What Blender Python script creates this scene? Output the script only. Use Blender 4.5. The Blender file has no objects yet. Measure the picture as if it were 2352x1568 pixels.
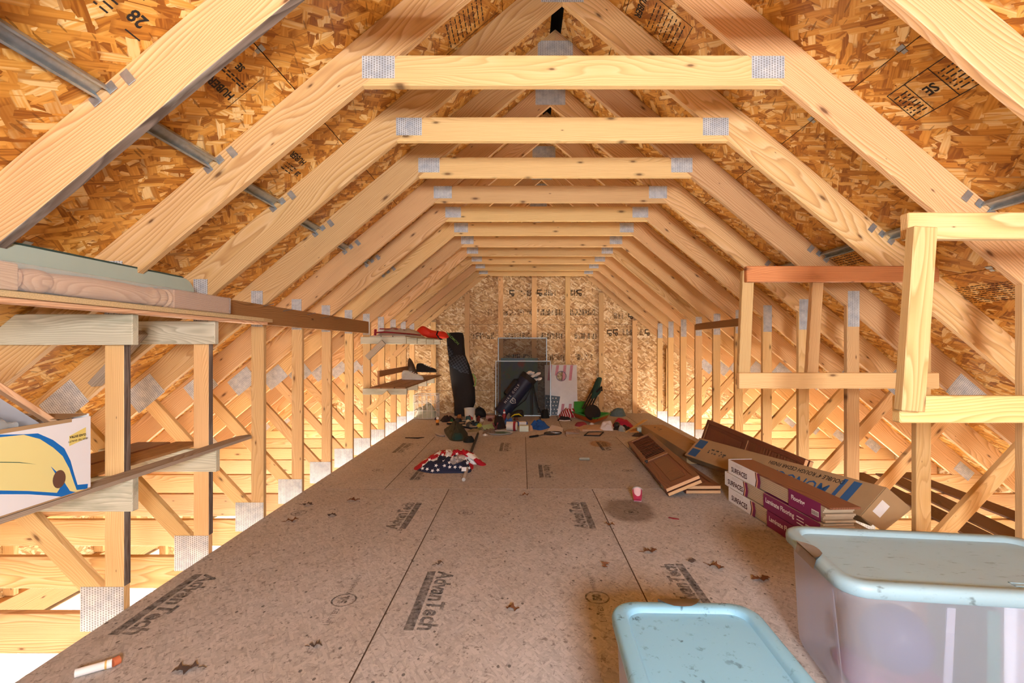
import bpy, math, random
from mathutils import Vector, Matrix, noise

# ------------------------------------------------------------------ camera, world, light, exposure
F = 1120.0          # focal length in pixels of the 2352 px frame
HC = 1.22           # camera height above the loft floor
VX, VY = 1199.5, 795.0
scene = bpy.context.scene
cam_data = bpy.data.cameras.new('camera')
cam_data.sensor_width = 36.0
cam_data.lens = F * 36.0 / 2352.0
cam_data.shift_x = -(VX - 1176.0) / 2352.0
cam_data.shift_y = (VY - 784.0) / 2352.0
cam_data.clip_start = 0.02
camera = bpy.data.objects.new('camera', cam_data)
scene.collection.objects.link(camera)
camera.location = (0, 0, HC)
camera.rotation_euler = (math.pi / 2, 0, 0)
scene.camera = camera

world = bpy.data.worlds.new('world')
scene.world = world
world.use_nodes = True
bg = world.node_tree.nodes['Background']
bg.inputs[0].default_value = (0.96, 0.98, 1.0, 1)
bg.inputs[1].default_value = 2.0

def area_light(name, loc, rot, sx, sy, power, color):
    d = bpy.data.lights.new(name, 'AREA')
    d.shape = 'RECTANGLE'; d.size = sx; d.size_y = sy
    d.energy = power; d.color = color
    o = bpy.data.objects.new(name, d)
    scene.collection.objects.link(o)
    o.location = loc; o.rotation_euler = rot
    return o
R90 = math.pi / 2
# daylight entering by the gable window behind the camera
area_light('gable_window_daylight', (0.50, -1.30, 1.50), (R90, 0, 0), 0.55, 0.55, 168, (0.95, 0.97, 1.0))
# daylight entering the garage below by side windows and front doors, far window pair added
DAY = (1.0, 0.92, 0.82)
area_light('garage_window_and_fill', (-4.00, 3.9, -1.55), (0, -R90, 0), 1.1, 2.8, 205, DAY)
area_light('garage_window_and_fill', (4.47, 3.9, -1.55), (0, R90, 0), 1.1, 2.8, 205, DAY)
area_light('garage_window_and_fill', (-4.00, 7.25, -1.55), (0, -R90, 0), 1.1, 2.2, 390, DAY)  # unseen far window, added to brighten the far end of the loft
area_light('garage_window_and_fill', (4.47, 7.25, -1.55), (0, R90, 0), 1.1, 2.2, 390, DAY)  # same added fill from the right side, its window unseen
area_light('garage_door_daylight', (-2.0, -1.28, -1.55), (R90, 0, 0), 3.2, 1.9, 90, DAY)
area_light('garage_door_daylight', (2.5, -1.28, -1.55), (R90, 0, 0), 3.2, 1.9, 90, DAY)

scene.view_settings.view_transform = 'Standard'
scene.view_settings.look = 'None'
scene.view_settings.exposure = 0.16
scene.view_settings.gamma = 1.0
scene.view_settings.use_curve_mapping = False
scene.cycles.max_bounces = 6
scene.cycles.diffuse_bounces = 3
scene.cycles.glossy_bounces = 2
scene.cycles.transmission_bounces = 6
scene.cycles.transparent_max_bounces = 8
scene.cycles.caustics_reflective = False
scene.cycles.caustics_refractive = False
scene.cycles.sample_clamp_indirect = 6.0
scene.cycles.use_denoising = True
scene.cycles.use_adaptive_sampling = True
scene.cycles.adaptive_threshold = 0.15
scene.cycles.adaptive_min_samples = 12
scene.cycles.use_light_tree = False

random.seed(7)

# ------------------------------------------------------------------ pixel helpers (calibrated camera)
def P(px, py, D):
    return Vector(((px - VX) * D / F, D, HC + (VY - py) * D / F))
def FL(px, py, z=0.0):
    return P(px, py, (HC - z) * F / (py - VY))

# ------------------------------------------------------------------ object helpers
COL = scene.collection
def V(*a):
    return Vector(a) if len(a) > 1 else Vector(a[0])

def tag(o, label=None, cat=None, group=None, kind=None):
    if label: o['label'] = label
    if cat: o['category'] = cat
    if group: o['group'] = group
    if kind: o['kind'] = kind
    return o

def thing(name, label, cat, loc=(0, 0, 0), rotz=0.0, group=None):
    o = bpy.data.objects.new(name, None)
    COL.objects.link(o)
    o.location = loc; o.rotation_euler = (0, 0, rotz)
    o.empty_display_size = 0.05
    return tag(o, label, cat, group)

def structure(name, loc=(0, 0, 0)):
    o = bpy.data.objects.new(name, None)
    COL.objects.link(o); o.location = loc
    o['kind'] = 'structure'
    return o

class MB:
    """collects geometry; every vertex carries a grain coordinate (metres, u along the grain)"""
    def __init__(self):
        self.v = []; self.f = []; self.g = []
    def add(self, verts, faces, grain=None):
        b = len(self.v)
        self.v += [Vector(p) for p in verts]
        self.g += [Vector(p) for p in (grain if grain else verts)]
        self.f += [[i + b for i in f] for f in faces]
        return self
    def obox(self, o, ax, ay, az):
        """box from corner o along three edge vectors; the grain runs along the longest"""
        o, ax, ay, az = V(o), V(ax), V(ay), V(az)
        L = sorted([ax, ay, az], key=lambda a: -a.length)
        vs, gs = [], []
        for k in range(2):
            for j in range(2):
                for i in range(2):
                    p = ax * i + ay * j + az * k
                    vs.append(o + p)
                    gs.append(Vector([p.dot(a.normalized()) for a in L]))
        fs = [(0, 2, 3, 1), (4, 5, 7, 6), (0, 1, 5, 4), (2, 6, 7, 3), (0, 4, 6, 2), (1, 3, 7, 5)]
        if ax.cross(ay).dot(az) < 0:
            fs = [f[::-1] for f in fs]
        return self.add(vs, fs, gs)
    def box(self, x0, x1, y0, y1, z0, z1):
        return self.obox((x0, y0, z0), (x1 - x0, 0, 0), (0, y1 - y0, 0), (0, 0, z1 - z0))
    def bar(self, p0, p1, w, t, up=(0, 0, 1)):
        """timber from p0 to p1, w wide along up, t thick across"""
        p0, p1 = V(p0), V(p1)
        d = (p1 - p0); n = d.normalized()
        u = V(up); u = (u - n * u.dot(n)).normalized()
        s = n.cross(u)
        return self.obox(p0 - u * w / 2 - s * t / 2, d, u * w, s * t)
    def prism(self, poly, o, ex, ey, ext, axis=None):
        """2-D polygon in the plane o + a*ex + b*ey, extruded by vector ext"""
        o, ex, ey, ext = V(o), V(ex), V(ey), V(ext)
        n = len(poly)
        pts = [o + ex * a + ey * b for a, b in poly]
        vs = pts + [p + ext for p in pts]
        if axis is None: axis = ex
        ax = V(axis).normalized(); en = ext.normalized(); cr = ax.cross(en)
        gs = [Vector(((p - o).dot(ax), (p - o).dot(cr), (p - o).dot(en))) for p in vs]
        area = sum(poly[i][0] * poly[(i + 1) % n][1] - poly[(i + 1) % n][0] * poly[i][1] for i in range(n))
        flip = (area > 0) == (ex.cross(ey).dot(ext) > 0)
        fs = [list(range(n)), list(range(2 * n - 1, n - 1, -1))]
        fs += [[i, i + n, (i + 1) % n + n, (i + 1) % n] for i in range(n)]
        if flip: fs = [f[::-1] for f in fs]
        return self.add(vs, fs, gs)
    def tube(self, pts, r, n=8, cap=True):
        pts = [V(p) for p in pts]
        rs = r if isinstance(r, (list, tuple)) else [r] * len(pts)
        vs, gs = [], []; up = Vector((0.13, 0.2, 0.97)); L = 0
        for i, p in enumerate(pts):
            d = (pts[min(i + 1, len(pts) - 1)] - pts[max(i - 1, 0)]).normalized()
            if abs(d.dot(up)) > 0.95: up = Vector((0.97, 0.1, 0.2))
            s = d.cross(up).normalized(); t = s.cross(d).normalized()
            if i: L += (p - pts[i - 1]).length
            for k in range(n):
                a = 2 * math.pi * k / n
                q = s * math.cos(a) * rs[i] + t * math.sin(a) * rs[i]
                vs.append(p + q); gs.append(Vector((L, math.cos(a) * rs[i], math.sin(a) * rs[i])))
        fs = []
        for i in range(len(pts) - 1):
            for k in range(n):
                k2 = (k + 1) % n
                fs.append((i * n + k, i * n + k2, (i + 1) * n + k2, (i + 1) * n + k))
        if cap:
            fs.append(list(range(n))[::-1]); fs.append([(len(pts) - 1) * n + k for k in range(n)])
        return self.add(vs, fs, gs)
    def pillow(self, outline, front, back=None, rings=5, power=0.5):
        """closed outline (3-D points, star shaped) bulged by vector front and, behind, by back"""
        pts = [V(p) for p in outline]; n = len(pts)
        c = sum(pts, Vector()) / n; front = V(front)
        vs = list(pts); fs = []
        def side(vec, flip):
            prev = list(range(n))
            for k in range(1, rings + 1):
                f = 1 - k / rings
                h = (1 - f * f) ** power
                if k == rings:
                    vs.append(c + vec); ci = len(vs) - 1
                    for i in range(n):
                        q = [prev[i], prev[(i + 1) % n], ci]
                        fs.append(q[::-1] if flip else q)
                else:
                    cur = []
                    for p in pts:
                        vs.append(c + (p - c) * f + vec * h); cur.append(len(vs) - 1)
                    for i in range(n):
                        q = [prev[i], prev[(i + 1) % n], cur[(i + 1) % n], cur[i]]
                        fs.append(q[::-1] if flip else q)
                    prev = cur
        nrm = Vector()
        for i in range(n): nrm += (pts[i] - c).cross(pts[(i + 1) % n] - c)
        fl = nrm.dot(front) < 0
        side(front, fl)
        if back is not None: side(V(back), not fl)
        return self.add(vs, fs)
    def build(self, name, mat, parent=None, bevel=0.0, smooth=False, angle=40, label=None, origin=None, seg=1):
        me = bpy.data.meshes.new(name)
        org = V(origin) if origin is not None else (_root_loc(parent) if parent else Vector())
        me.from_pydata([tuple(p - org) for p in self.v], [], self.f)
        at = me.attributes.new('gc', 'FLOAT_VECTOR', 'POINT')
        flat = []
        for p in self.g: flat += [p.x, p.y, p.z]
        at.data.foreach_set('vector', flat)
        me.materials.append(mat)
        if smooth:
            me.polygons.foreach_set('use_smooth', [True] * len(me.polygons))
            me.set_sharp_from_angle(angle=math.radians(angle))
        me.update()
        o = bpy.data.objects.new(name, me)
        COL.objects.link(o)
        if parent: o.parent = parent
        elif origin is not None: o.location = org
        if bevel > 0:
            m = o.modifiers.new('bevel', 'BEVEL'); m.width = bevel; m.segments = seg
            m.limit_method = 'ANGLE'; m.angle_limit = math.radians(35)
        if label: o['label'] = label
        return o

def _root_loc(o):
    loc = Vector()
    while o is not None:
        loc += o.location; o = o.parent
    return loc

def single(name, mb, mat, label, cat, base, group=None, bevel=0.0, smooth=False, angle=40):
    """a thing that is one mesh, its origin at its base point"""
    o = mb.build(name, mat, None, bevel, smooth, angle, origin=base)
    return tag(o, label, cat, group)

def copy_tree(o, parent=None):
    c = o.copy(); COL.objects.link(c)
    if parent is not None: c.parent = parent
    for ch in list(o.children):
        copy_tree(ch, c)
    return c

def smooth_loop(pts, per=4):
    """Catmull-Rom through a closed loop of points"""
    pts = [V(p) for p in pts]; n = len(pts); out = []
    for i in range(n):
        a, b, c, d = pts[i - 1], pts[i], pts[(i + 1) % n], pts[(i + 2) % n]
        for k in range(per):
            t = k / per
            out.append(0.5 * ((2 * b) + (c - a) * t + (2 * a - 5 * b + 4 * c - d) * t * t + (3 * b - a - 3 * c + d) * t ** 3))
    return out

def heap(outline, h, seed=0, rings=9, rough=0.5, freq=9.0, z0=0.002, per=5, power=0.75, base_z=None):
    """a crumpled pile of cloth on the floor inside an outline of ground points"""
    pts = smooth_loop(outline, per); n = len(pts)
    c = sum(pts, Vector()) / n
    m = MB(); vs = []; fs = []
    off = Vector((seed * 3.1, seed * 1.7, seed * 0.9))
    bz = c.z if base_z is None else base_z
    for k in range(rings):
        f = 1 - k / rings
        for p in pts:
            q = c + (p - c) * f
            e0 = min(1.0, (1 - f) / 0.62); e = (e0 * e0 * (3 - 2 * e0)) ** (power * 0.8)
            nz = noise.noise(Vector((q.x, q.y, 0)) * freq + off)
            nz2 = noise.noise(Vector((q.x, q.y, 0)) * freq * 2.7 + off)
            fold = 1 - 2.2 * abs(noise.noise(Vector((q.x * 1.3, q.y * 0.7, 0)) * freq * 1.4 + off * 2))
            z = bz + z0 + h * e * max(0.10, 1 + rough * (1.1 * nz + 0.6 * nz2 + 0.55 * fold))
            vs.append(Vector((q.x, q.y, z)))
    nz = noise.noise(Vector((c.x, c.y, 0)) * freq + off)
    vs.append(Vector((c.x, c.y, bz + z0 + h * (1 + rough * nz))))
    for k in range(rings - 1):
        for i in range(n):
            j = (i + 1) % n
            fs.append((k * n + i, k * n + j, (k + 1) * n + j, (k + 1) * n + i))
    for i in range(n):
        fs.append(((rings - 1) * n + i, (rings - 1) * n + (i + 1) % n, len(vs) - 1))
    nb = len(vs)
    for p in pts: vs.append(Vector((p.x, p.y, bz + 0.0005)))
    for i in range(n): fs.append((nb + i, nb + (i + 1) % n, (i + 1) % n, i))
    fs.append([nb + i for i in range(n)][::-1])
    nrm = sum(((pts[i] - c).cross(pts[(i + 1) % n] - c).z for i in range(n)))
    if nrm < 0: fs = [tuple(f)[::-1] for f in fs]
    return m.add(vs, fs)

def lathe(profile, o, axis, n=20):
    """profile [(t, r)] turned round the axis through o"""
    o, ax = V(o), V(axis).normalized()
    up = Vector((0, 0, 1)) if abs(ax.z) < 0.9 else Vector((1, 0, 0))
    s = ax.cross(up).normalized(); t = s.cross(ax).normalized()
    m = MB(); vs = []; gs = []
    for (a, r) in profile:
        for k in range(n):
            th = 2 * math.pi * k / n
            vs.append(o + ax * a + s * math.cos(th) * r + t * math.sin(th) * r)
            gs.append(Vector((a, math.cos(th) * r, math.sin(th) * r)))
    fs = []
    for i in range(len(profile) - 1):
        for k in range(n):
            k2 = (k + 1) % n
            fs.append((i * n + k, i * n + k2, (i + 1) * n + k2, (i + 1) * n + k))
    fs.append(list(range(n))[::-1]); fs.append([(len(profile) - 1) * n + k for k in range(n)])
    return m.add(vs, fs, gs)

_fontcache = {}
def text_mesh(s, size, offset=0.0, shear=0.0, spacing=1.0):
    key = (s, size, offset, shear, spacing)
    if key in _fontcache: return _fontcache[key]
    cu = bpy.data.curves.new('lettering', 'FONT')
    cu.body = s; cu.size = size; cu.offset = offset; cu.shear = shear
    cu.space_character = spacing; cu.resolution_u = 2
    cu.align_x = 'CENTER'; cu.align_y = 'CENTER'
    ob = bpy.data.objects.new('lettering', cu)
    COL.objects.link(ob)
    me = bpy.data.meshes.new_from_object(ob)
    vs = [v.co.copy() for v in me.vertices]; fs = [list(p.vertices) for p in me.polygons]
    bpy.data.objects.remove(ob); bpy.data.curves.remove(cu); bpy.data.meshes.remove(me)
    _fontcache[key] = (vs, fs)
    return vs, fs

def put_text(m, s, size, o, ex, ey, **kw):
    """flat lettering in the plane o + x*ex + y*ey (unit vectors)"""
    vs, fs = text_mesh(s, size, **kw)
    o, ex, ey = V(o), V(ex).normalized(), V(ey).normalized()
    return m.add([o + ex * p.x + ey * p.y for p in vs], fs)

def flat_poly(m, pts, o, ex, ey):
    o, ex, ey = V(o), V(ex).normalized(), V(ey).normalized()
    return m.add([o + ex * a + ey * b for a, b in pts], [list(range(len(pts)))])

def flat_ring(m, o, ex, ey, rx, ry, w, n=28):
    o, ex, ey = V(o), V(ex).normalized(), V(ey).normalized()
    vs = []
    for k in range(n):
        a = 2 * math.pi * k / n
        vs.append(o + ex * rx * math.cos(a) + ey * ry * math.sin(a))
        vs.append(o + ex * (rx - w) * math.cos(a) + ey * (ry - w) * math.sin(a))
    fs = [(2 * k, (2 * k + 2) % (2 * n), (2 * k + 3) % (2 * n), 2 * k + 1) for k in range(n)]
    return m.add(vs, fs)

# ------------------------------------------------------------------ materials
class NT:
    def __init__(self, name):
        self.m = bpy.data.materials.new(name); self.m.use_nodes = True
        self.t = self.m.node_tree; self.N = self.t.nodes; self.L = self.t.links
        self.b = self.N['Principled BSDF']
        self.out = self.N['Material Output']
    def n(self, typ, **kw):
        x = self.N.new(typ)
        for k, v in kw.items(): setattr(x, k, v)
        return x
    def link(self, a, b): self.L.new(a, b)
    def put(self, sock, val):
        if hasattr(val, 'is_output') or isinstance(val, bpy.types.NodeSocket): self.L.new(val, sock)
        else: sock.default_value = val
    def math(self, op, a, b=None, c=None, clamp=False):
        x = self.n('ShaderNodeMath', operation=op); x.use_clamp = clamp
        self.put(x.inputs[0], a)
        if b is not None: self.put(x.inputs[1], b)
        if c is not None: self.put(x.inputs[2], c)
        return x.outputs[0]
    def vmath(self, op, a, b=None):
        x = self.n('ShaderNodeVectorMath', operation=op)
        self.put(x.inputs[0], a)
        if b is not None: self.put(x.inputs[1], b)
        return x.outputs[0]
    def gc(self, randomise=True):
        a = self.n('ShaderNodeAttribute', attribute_name='gc').outputs['Vector']
        if not randomise: return a
        r = self.n('ShaderNodeObjectInfo').outputs['Random']
        k = self.n('ShaderNodeVectorMath', operation='SCALE')
        k.inputs[0].default_value = (31.0, 17.3, 11.7); self.put(k.inputs['Scale'], r)
        return self.vmath('ADD', a, k.outputs[0])
    def rnd(self): return self.n('ShaderNodeObjectInfo').outputs['Random']
    def mapping(self, vec, scale=(1, 1, 1), rot=(0, 0, 0), loc=(0, 0, 0)):
        x = self.n('ShaderNodeMapping'); self.put(x.inputs[0], vec)
        x.inputs['Scale'].default_value = scale; x.inputs['Rotation'].default_value = rot
        x.inputs['Location'].default_value = loc
        return x.outputs[0]
    def noise(self, vec, scale=5, detail=3, rough=0.5, out='Fac', dist=0.0):
        x = self.n('ShaderNodeTexNoise'); self.put(x.inputs['Vector'], vec)
        x.inputs['Scale'].default_value = scale; x.inputs['Detail'].default_value = detail
        x.inputs['Roughness'].default_value = rough; x.inputs['Distortion'].default_value = dist
        return x.outputs[out]
    def vor(self, vec, scale=1, feature='F1', metric='EUCLIDEAN', rand=1.0):
        x = self.n('ShaderNodeTexVoronoi', feature=feature)
        if feature == 'F1': x.distance = metric
        self.put(x.inputs['Vector'], vec); x.inputs['Scale'].default_value = scale
        x.inputs['Randomness'].default_value = rand
        return x
    def ramp(self, fac, stops, interp='LINEAR'):
        x = self.n('ShaderNodeValToRGB'); self.put(x.inputs[0], fac)
        r = x.color_ramp; r.interpolation = interp
        while len(r.elements) < len(stops): r.elements.new(0.5)
        for e, (p, c) in zip(r.elements, stops):
            e.position = p; e.color = (c[0], c[1], c[2], 1)
        return x.outputs[0]
    def mix(self, fac, a, b, blend='MIX'):
        x = self.n('ShaderNodeMix', data_type='RGBA', blend_type=blend)
        self.put(x.inputs[0], fac)
        for s, v in ((x.inputs[6], a), (x.inputs[7], b)):
            if isinstance(v, tuple): s.default_value = (v[0], v[1], v[2], 1)
            else: self.put(s, v)
        return x.outputs[2]
    def sep(self, col):
        x = self.n('ShaderNodeSeparateColor'); self.put(x.inputs[0], col); return x.outputs
    def sepv(self, v):
        x = self.n('ShaderNodeSeparateXYZ'); self.put(x.inputs[0], v); return x.outputs
    def comb(self, x_, y_, z_):
        x = self.n('ShaderNodeCombineXYZ')
        for s, v in zip(x.inputs, (x_, y_, z_)): self.put(s, v)
        return x.outputs[0]
    def bump(self, h, strength=0.3, dist=0.002):
        x = self.n('ShaderNodeBump'); self.put(x.inputs['Height'], h)
        x.inputs['Strength'].default_value = strength; x.inputs['Distance'].default_value = dist
        self.L.new(x.outputs[0], self.b.inputs['Normal'])
    def base(self, c):
        if isinstance(c, tuple): self.b.inputs['Base Color'].default_value = (c[0], c[1], c[2], 1)
        else: self.L.new(c, self.b.inputs['Base Color'])
    def set(self, rough=0.6, metal=0.0, spec=0.5):
        self.put(self.b.inputs['Roughness'], rough); self.b.inputs['Metallic'].default_value = metal
        self.b.inputs['Specular IOR Level'].default_value = spec

def lin(h):
    """hex sRGB to linear"""
    h = h.lstrip('#'); c = [int(h[i:i + 2], 16) / 255 for i in (0, 2, 4)]
    return tuple(x / 12.92 if x <= 0.04045 else ((x + 0.055) / 1.055) ** 2.4 for x in c)

def wood(name, pale, mid, dark, ring=42.0, knots=1.0, rough=0.62, stain=None, vary=0.16, grainmix=0.75):
    t = NT(name); g = t.gc()
    x, y, z = t.sepv(g)[:3]
    low = t.noise(t.mapping(g, (0.55, 3.0, 3.0)), 2.2, 1, 0.5, 'Color')
    wob = t.n('ShaderNodeVectorMath', operation='SCALE')
    t.put(wob.inputs[0], t.vmath('SUBTRACT', low, (0.5, 0.5, 0.5))); wob.inputs['Scale'].default_value = 0.13
    p = t.vmath('ADD', t.mapping(g, (0.03, 1, 1)), wob.outputs[0])
    # put the pith near each board, its place drawn at random
    p = t.vmath('ADD', t.vmath('FRACTION', t.vmath('MULTIPLY', p, (0.0, 1.0, 1.0))), (0.0, -0.38, -0.44))
    w = t.n('ShaderNodeTexWave', wave_type='RINGS', rings_direction='X', wave_profile='SAW')
    t.put(w.inputs['Vector'], p); w.inputs['Scale'].default_value = ring / 1.35
    w.inputs['Distortion'].default_value = 1.2; w.inputs['Detail'].default_value = 1; w.inputs['Detail Scale'].default_value = 1.2
    fine = t.noise(t.mapping(g, (4, 160, 160)), 1.0, 1, 0.6)
    blot = t.noise(t.mapping(g, (1.2, 7, 7)), 1.0, 1, 0.5)
    col = t.ramp(w.outputs['Fac'], [(0.0, pale), (0.55, mid), (0.88, dark), (1.0, pale)])
    col = t.mix(grainmix, mid, col)
    col = t.mix(t.math('MULTIPLY', t.math('SUBTRACT', fine, 0.45, clamp=True), 1.1), col, dark)
    col = t.mix(t.math('MULTIPLY', blot, 0.35), col, pale)
    if knots > 0:
        v = t.vor(t.mapping(g, (3.0, 8.5, 1.0)), 1.0); v.voronoi_dimensions = '2D'
        kd = t.math('DIVIDE', v.outputs['Distance'], t.math('ADD', t.math('MULTIPLY', t.sep(v.outputs['Color'])[1], 0.16), 0.02))
        k = t.ramp(kd, [(0.25, (1, 1, 1)), (0.55, (0.35, 0.35, 0.35)), (1.0, (0, 0, 0))])
        kon = t.math('GREATER_THAN', t.sep(v.outputs['Color'])[0], 1.0 - 0.42 * knots)
        col = t.mix(t.math('MULTIPLY', t.math('MULTIPLY', k, kon), 0.85), col, (dark[0] * 0.22, dark[1] * 0.16, dark[2] * 0.14))
    if stain:
        s = t.noise(t.mapping(g, (2.0, 9, 9)), 1.0, 4, 0.65)
        col = t.mix(t.ramp(s, [(0.50, (0, 0, 0)), (0.68, (0.8, 0.8, 0.8))]), col, stain)
    r = t.rnd()
    hs = t.n('ShaderNodeHueSaturation'); t.put(hs.inputs['Color'], col)
    t.put(hs.inputs['Value'], t.math('MULTIPLY_ADD', r, vary * 2, 1 - vary))
    t.put(hs.inputs['Hue'], t.math('MULTIPLY_ADD', t.math('FRACT', t.math('MULTIPLY', r, 7.3)), 0.016, 0.492))
    t.base(hs.outputs[0]); t.set(rough, 0, 0.35)
    return t.m

def osb(name, pal, size=1.0, dirt=None, rough=0.5, contrast=1.0, sliver=0.9, stains=None, tone=None):
    """strand board; pal = list of five colours from dark to light"""
    t = NT(name); g = t.gc()
    wv = t.noise(g, 9.0 / size, 0, 0.5, 'Color')
    wb = t.n('ShaderNodeVectorMath', operation='SCALE')
    t.put(wb.inputs[0], t.vmath('SUBTRACT', wv, (0.5, 0.5, 0.5))); wb.inputs['Scale'].default_value = 0.010 * size
    gw = t.vmath('ADD', g, wb.outputs[0])
    stops = [(i / 4.0, pal[i]) for i in range(5)]
    col = None; hgt = None
    for i, (ang, sx, sy, cut) in enumerate([(0.15, 13, 44, -1), (1.2, 14, 50, 0.5), (-0.6, 12, 42, 0.5), (0.55, 15, 56, 0.58)]):
        mp = t.n('ShaderNodeVectorRotate', rotation_type='Z_AXIS'); t.put(mp.inputs['Vector'], gw); mp.inputs['Angle'].default_value = ang
        p = t.mapping(mp.outputs[0], (sx / size, sy / size, 3), (0, 0, 0), (i * 3.7, i * 1.9, 0))
        v = t.vor(p, 1.0, 'F1', 'CHEBYCHEV')
        cc = t.sep(v.outputs['Color'])
        gr = t.noise(t.mapping(mp.outputs[0], (14 / size, 210 / size, 3)), 1.0, 0, 0.6)
        val = t.math('MULTIPLY_ADD', t.math('SUBTRACT', gr, 0.5), 0.55, cc[1], clamp=True)
        val = t.math('MULTIPLY_ADD', t.math('SUBTRACT', val, 0.5), contrast, 0.5, clamp=True)
        c = t.ramp(val, stops)
        c = t.mix(t.ramp(v.outputs['Distance'], [(0.46, (0, 0, 0)), (0.62, (0.6, 0.6, 0.6))]), c, pal[0])
        if col is None: col = c; hgt = cc[2]
        else:
            k = t.math('GREATER_THAN', cc[0], cut)
            col = t.mix(k, col, c)
    if sliver:
        mp = t.n('ShaderNodeVectorRotate', rotation_type='Z_AXIS'); t.put(mp.inputs['Vector'], gw); mp.inputs['Angle'].default_value = -0.25
        v = t.vor(t.mapping(mp.outputs[0], (20 / size, 150 / size, 3)), 1.0)
        cc = t.sep(v.outputs['Color'])
        k = t.math('MULTIPLY', t.math('GREATER_THAN', cc[0], sliver), t.math('LESS_THAN', v.outputs['Distance'], 0.42))
        col = t.mix(t.math('MULTIPLY', k, 0.55), col, (pal[0][0] * 0.45, pal[0][1] * 0.4, pal[0][2] * 0.4))
    cloud = t.noise(g, 1.7, 2, 0.6)
    if tone: col = t.mix(t.ramp(cloud, [(0.35, (0, 0, 0)), (0.7, (0.55, 0.55, 0.55))]), col, tone, 'MULTIPLY')
    if dirt:
        d1 = t.noise(g, 38, 2, 0.75)
        col = t.mix(t.ramp(d1, [(0.60, (0, 0, 0)), (0.70, (0.8, 0.8, 0.8))]), col, dirt)
        d2 = t.vor(t.mapping(g, (22, 30, 3)), 1.0)
        k = t.math('MULTIPLY', t.math('LESS_THAN', d2.outputs['Distance'], 0.20), t.math('GREATER_THAN', t.sep(d2.outputs['Color'])[0], 0.88))
        col = t.mix(t.math('MULTIPLY', k, 0.8), col, (dirt[0] * 0.4, dirt[1] * 0.4, dirt[2] * 0.42))
        d3 = t.vor(t.mapping(g, (30, 75, 3)), 1.0)
        k = t.math('MULTIPLY', t.math('LESS_THAN', d3.outputs['Distance'], 0.3), t.math('GREATER_THAN', t.sep(d3.outputs['Color'])[0], 0.93))
        col = t.mix(t.math('MULTIPLY', k, 0.5), col, (0.55, 0.5, 0.45))
    if stains:
        wp = t.n('ShaderNodeNewGeometry').outputs['Position']
        for (cx, cy, rx, ry, scol, amt) in stains:
            q = t.vmath('MULTIPLY', t.vmath('SUBTRACT', wp, (cx, cy, 0)), (1 / rx, 1 / ry, 0))
            ln = t.n('ShaderNodeVectorMath', operation='LENGTH'); t.put(ln.inputs[0], q)
            nn = t.noise(wp, 6, 3, 0.6)
            dd = t.math('MULTIPLY_ADD', nn, 0.5, ln.outputs['Value'])
            col = t.mix(t.ramp(dd, [(1.10, (amt, amt, amt)), (1.24, (0, 0, 0))]) if False else
                        t.math('MULTIPLY', t.math('SUBTRACT', 1.28, dd, clamp=True), amt * 4.0, clamp=True), col, scol, 'MULTIPLY')
    hs = t.n('ShaderNodeHueSaturation'); t.put(hs.inputs['Color'], col)
    t.put(hs.inputs['Value'], t.math('MULTIPLY_ADD', t.rnd(), 0.16, 0.92))
    t.base(hs.outputs[0]); t.set(rough, 0, 0.4)
    return t.m

def plain(name, col, rough=0.6, metal=0.0, spec=0.4, vary=0.0, vscale=20, bump=0.0, bscale=80):
    t = NT(name)
    if vary:
        n = t.noise(t.gc(), vscale, 3, 0.6)
        t.base(t.mix(n, tuple(c * (1 - vary) for c in col), tuple(min(1, c * (1 + vary)) for c in col)))
    else: t.base(col)
    t.set(rough, metal, spec)
    if bump: t.bump(t.noise(t.gc(), bscale, 3, 0.6), bump, 0.002)
    return t.m

def plate_mat():
    t = NT('galvanised_plate'); g = t.gc(False); x, y, z = t.sepv(g)[:3]
    col = t.math('FLOOR', t.math('DIVIDE', x, 0.0125))
    fx = t.math('FRACT', t.math('DIVIDE', x, 0.0125))
    odd = t.math('MODULO', col, 2.0)
    fy = t.math('FRACT', t.math('MULTIPLY_ADD', odd, 0.5, t.math('DIVIDE', y, 0.0115)))
    m = t.math('MULTIPLY', t.math('MULTIPLY', t.math('GREATER_THAN', fx, 0.34), t.math('LESS_THAN', fx, 0.74)),
               t.math('MULTIPLY', t.math('GREATER_THAN', fy, 0.20), t.math('LESS_THAN', fy, 0.84)))
    n = t.noise(t.gc(), 22, 3, 0.6)
    base = t.ramp(n, [(0.3, lin('#b4bdc9')), (0.7, lin('#dfe2e4'))])
    t.base(t.mix(t.math('MULTIPLY', m, 0.72), base, lin('#6d675e')))
    t.b.inputs['Metallic'].default_value = 0.25
    t.b.inputs['Roughness'].default_value = 0.42
    t.bump(t.math('SUBTRACT', 1.0, m), 0.6, 0.002)
    return t.m

def galv(name='galvanised_steel', c='#aab4bb'):
    t = NT(name)
    n = t.noise(t.gc(), 30, 3, 0.6)
    t.base(t.mix(n, lin('#8c979e'), lin('#ccd2d5'))); t.set(0.38, 0.75, 0.5)
    return t.m

def striped(name, a, b, scale, axis='X', warp=0.02, rough=0.8, duty=0.5, wscale=6, rot=(0, 0, 0)):
    t = NT(name); g = t.gc(False)
    w = t.noise(g, wscale, 2, 0.5, 'Color')
    k = t.n('ShaderNodeVectorMath', operation='SCALE'); t.put(k.inputs[0], t.vmath('SUBTRACT', w, (0.5, 0.5, 0.5))); k.inputs['Scale'].default_value = warp
    p = t.mapping(t.vmath('ADD', g, k.outputs[0]), (1, 1, 1), rot)
    s = t.sepv(p)[{'X': 0, 'Y': 1, 'Z': 2}[axis]]
    f = t.math('FRACT', t.math('MULTIPLY', s, scale))
    t.base(t.mix(t.math('LESS_THAN', f, duty), a, b)); t.set(rough, 0, 0.2)
    t.bump(t.noise(g, 30, 3, 0.6), 0.4, 0.004)
    return t.m

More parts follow.
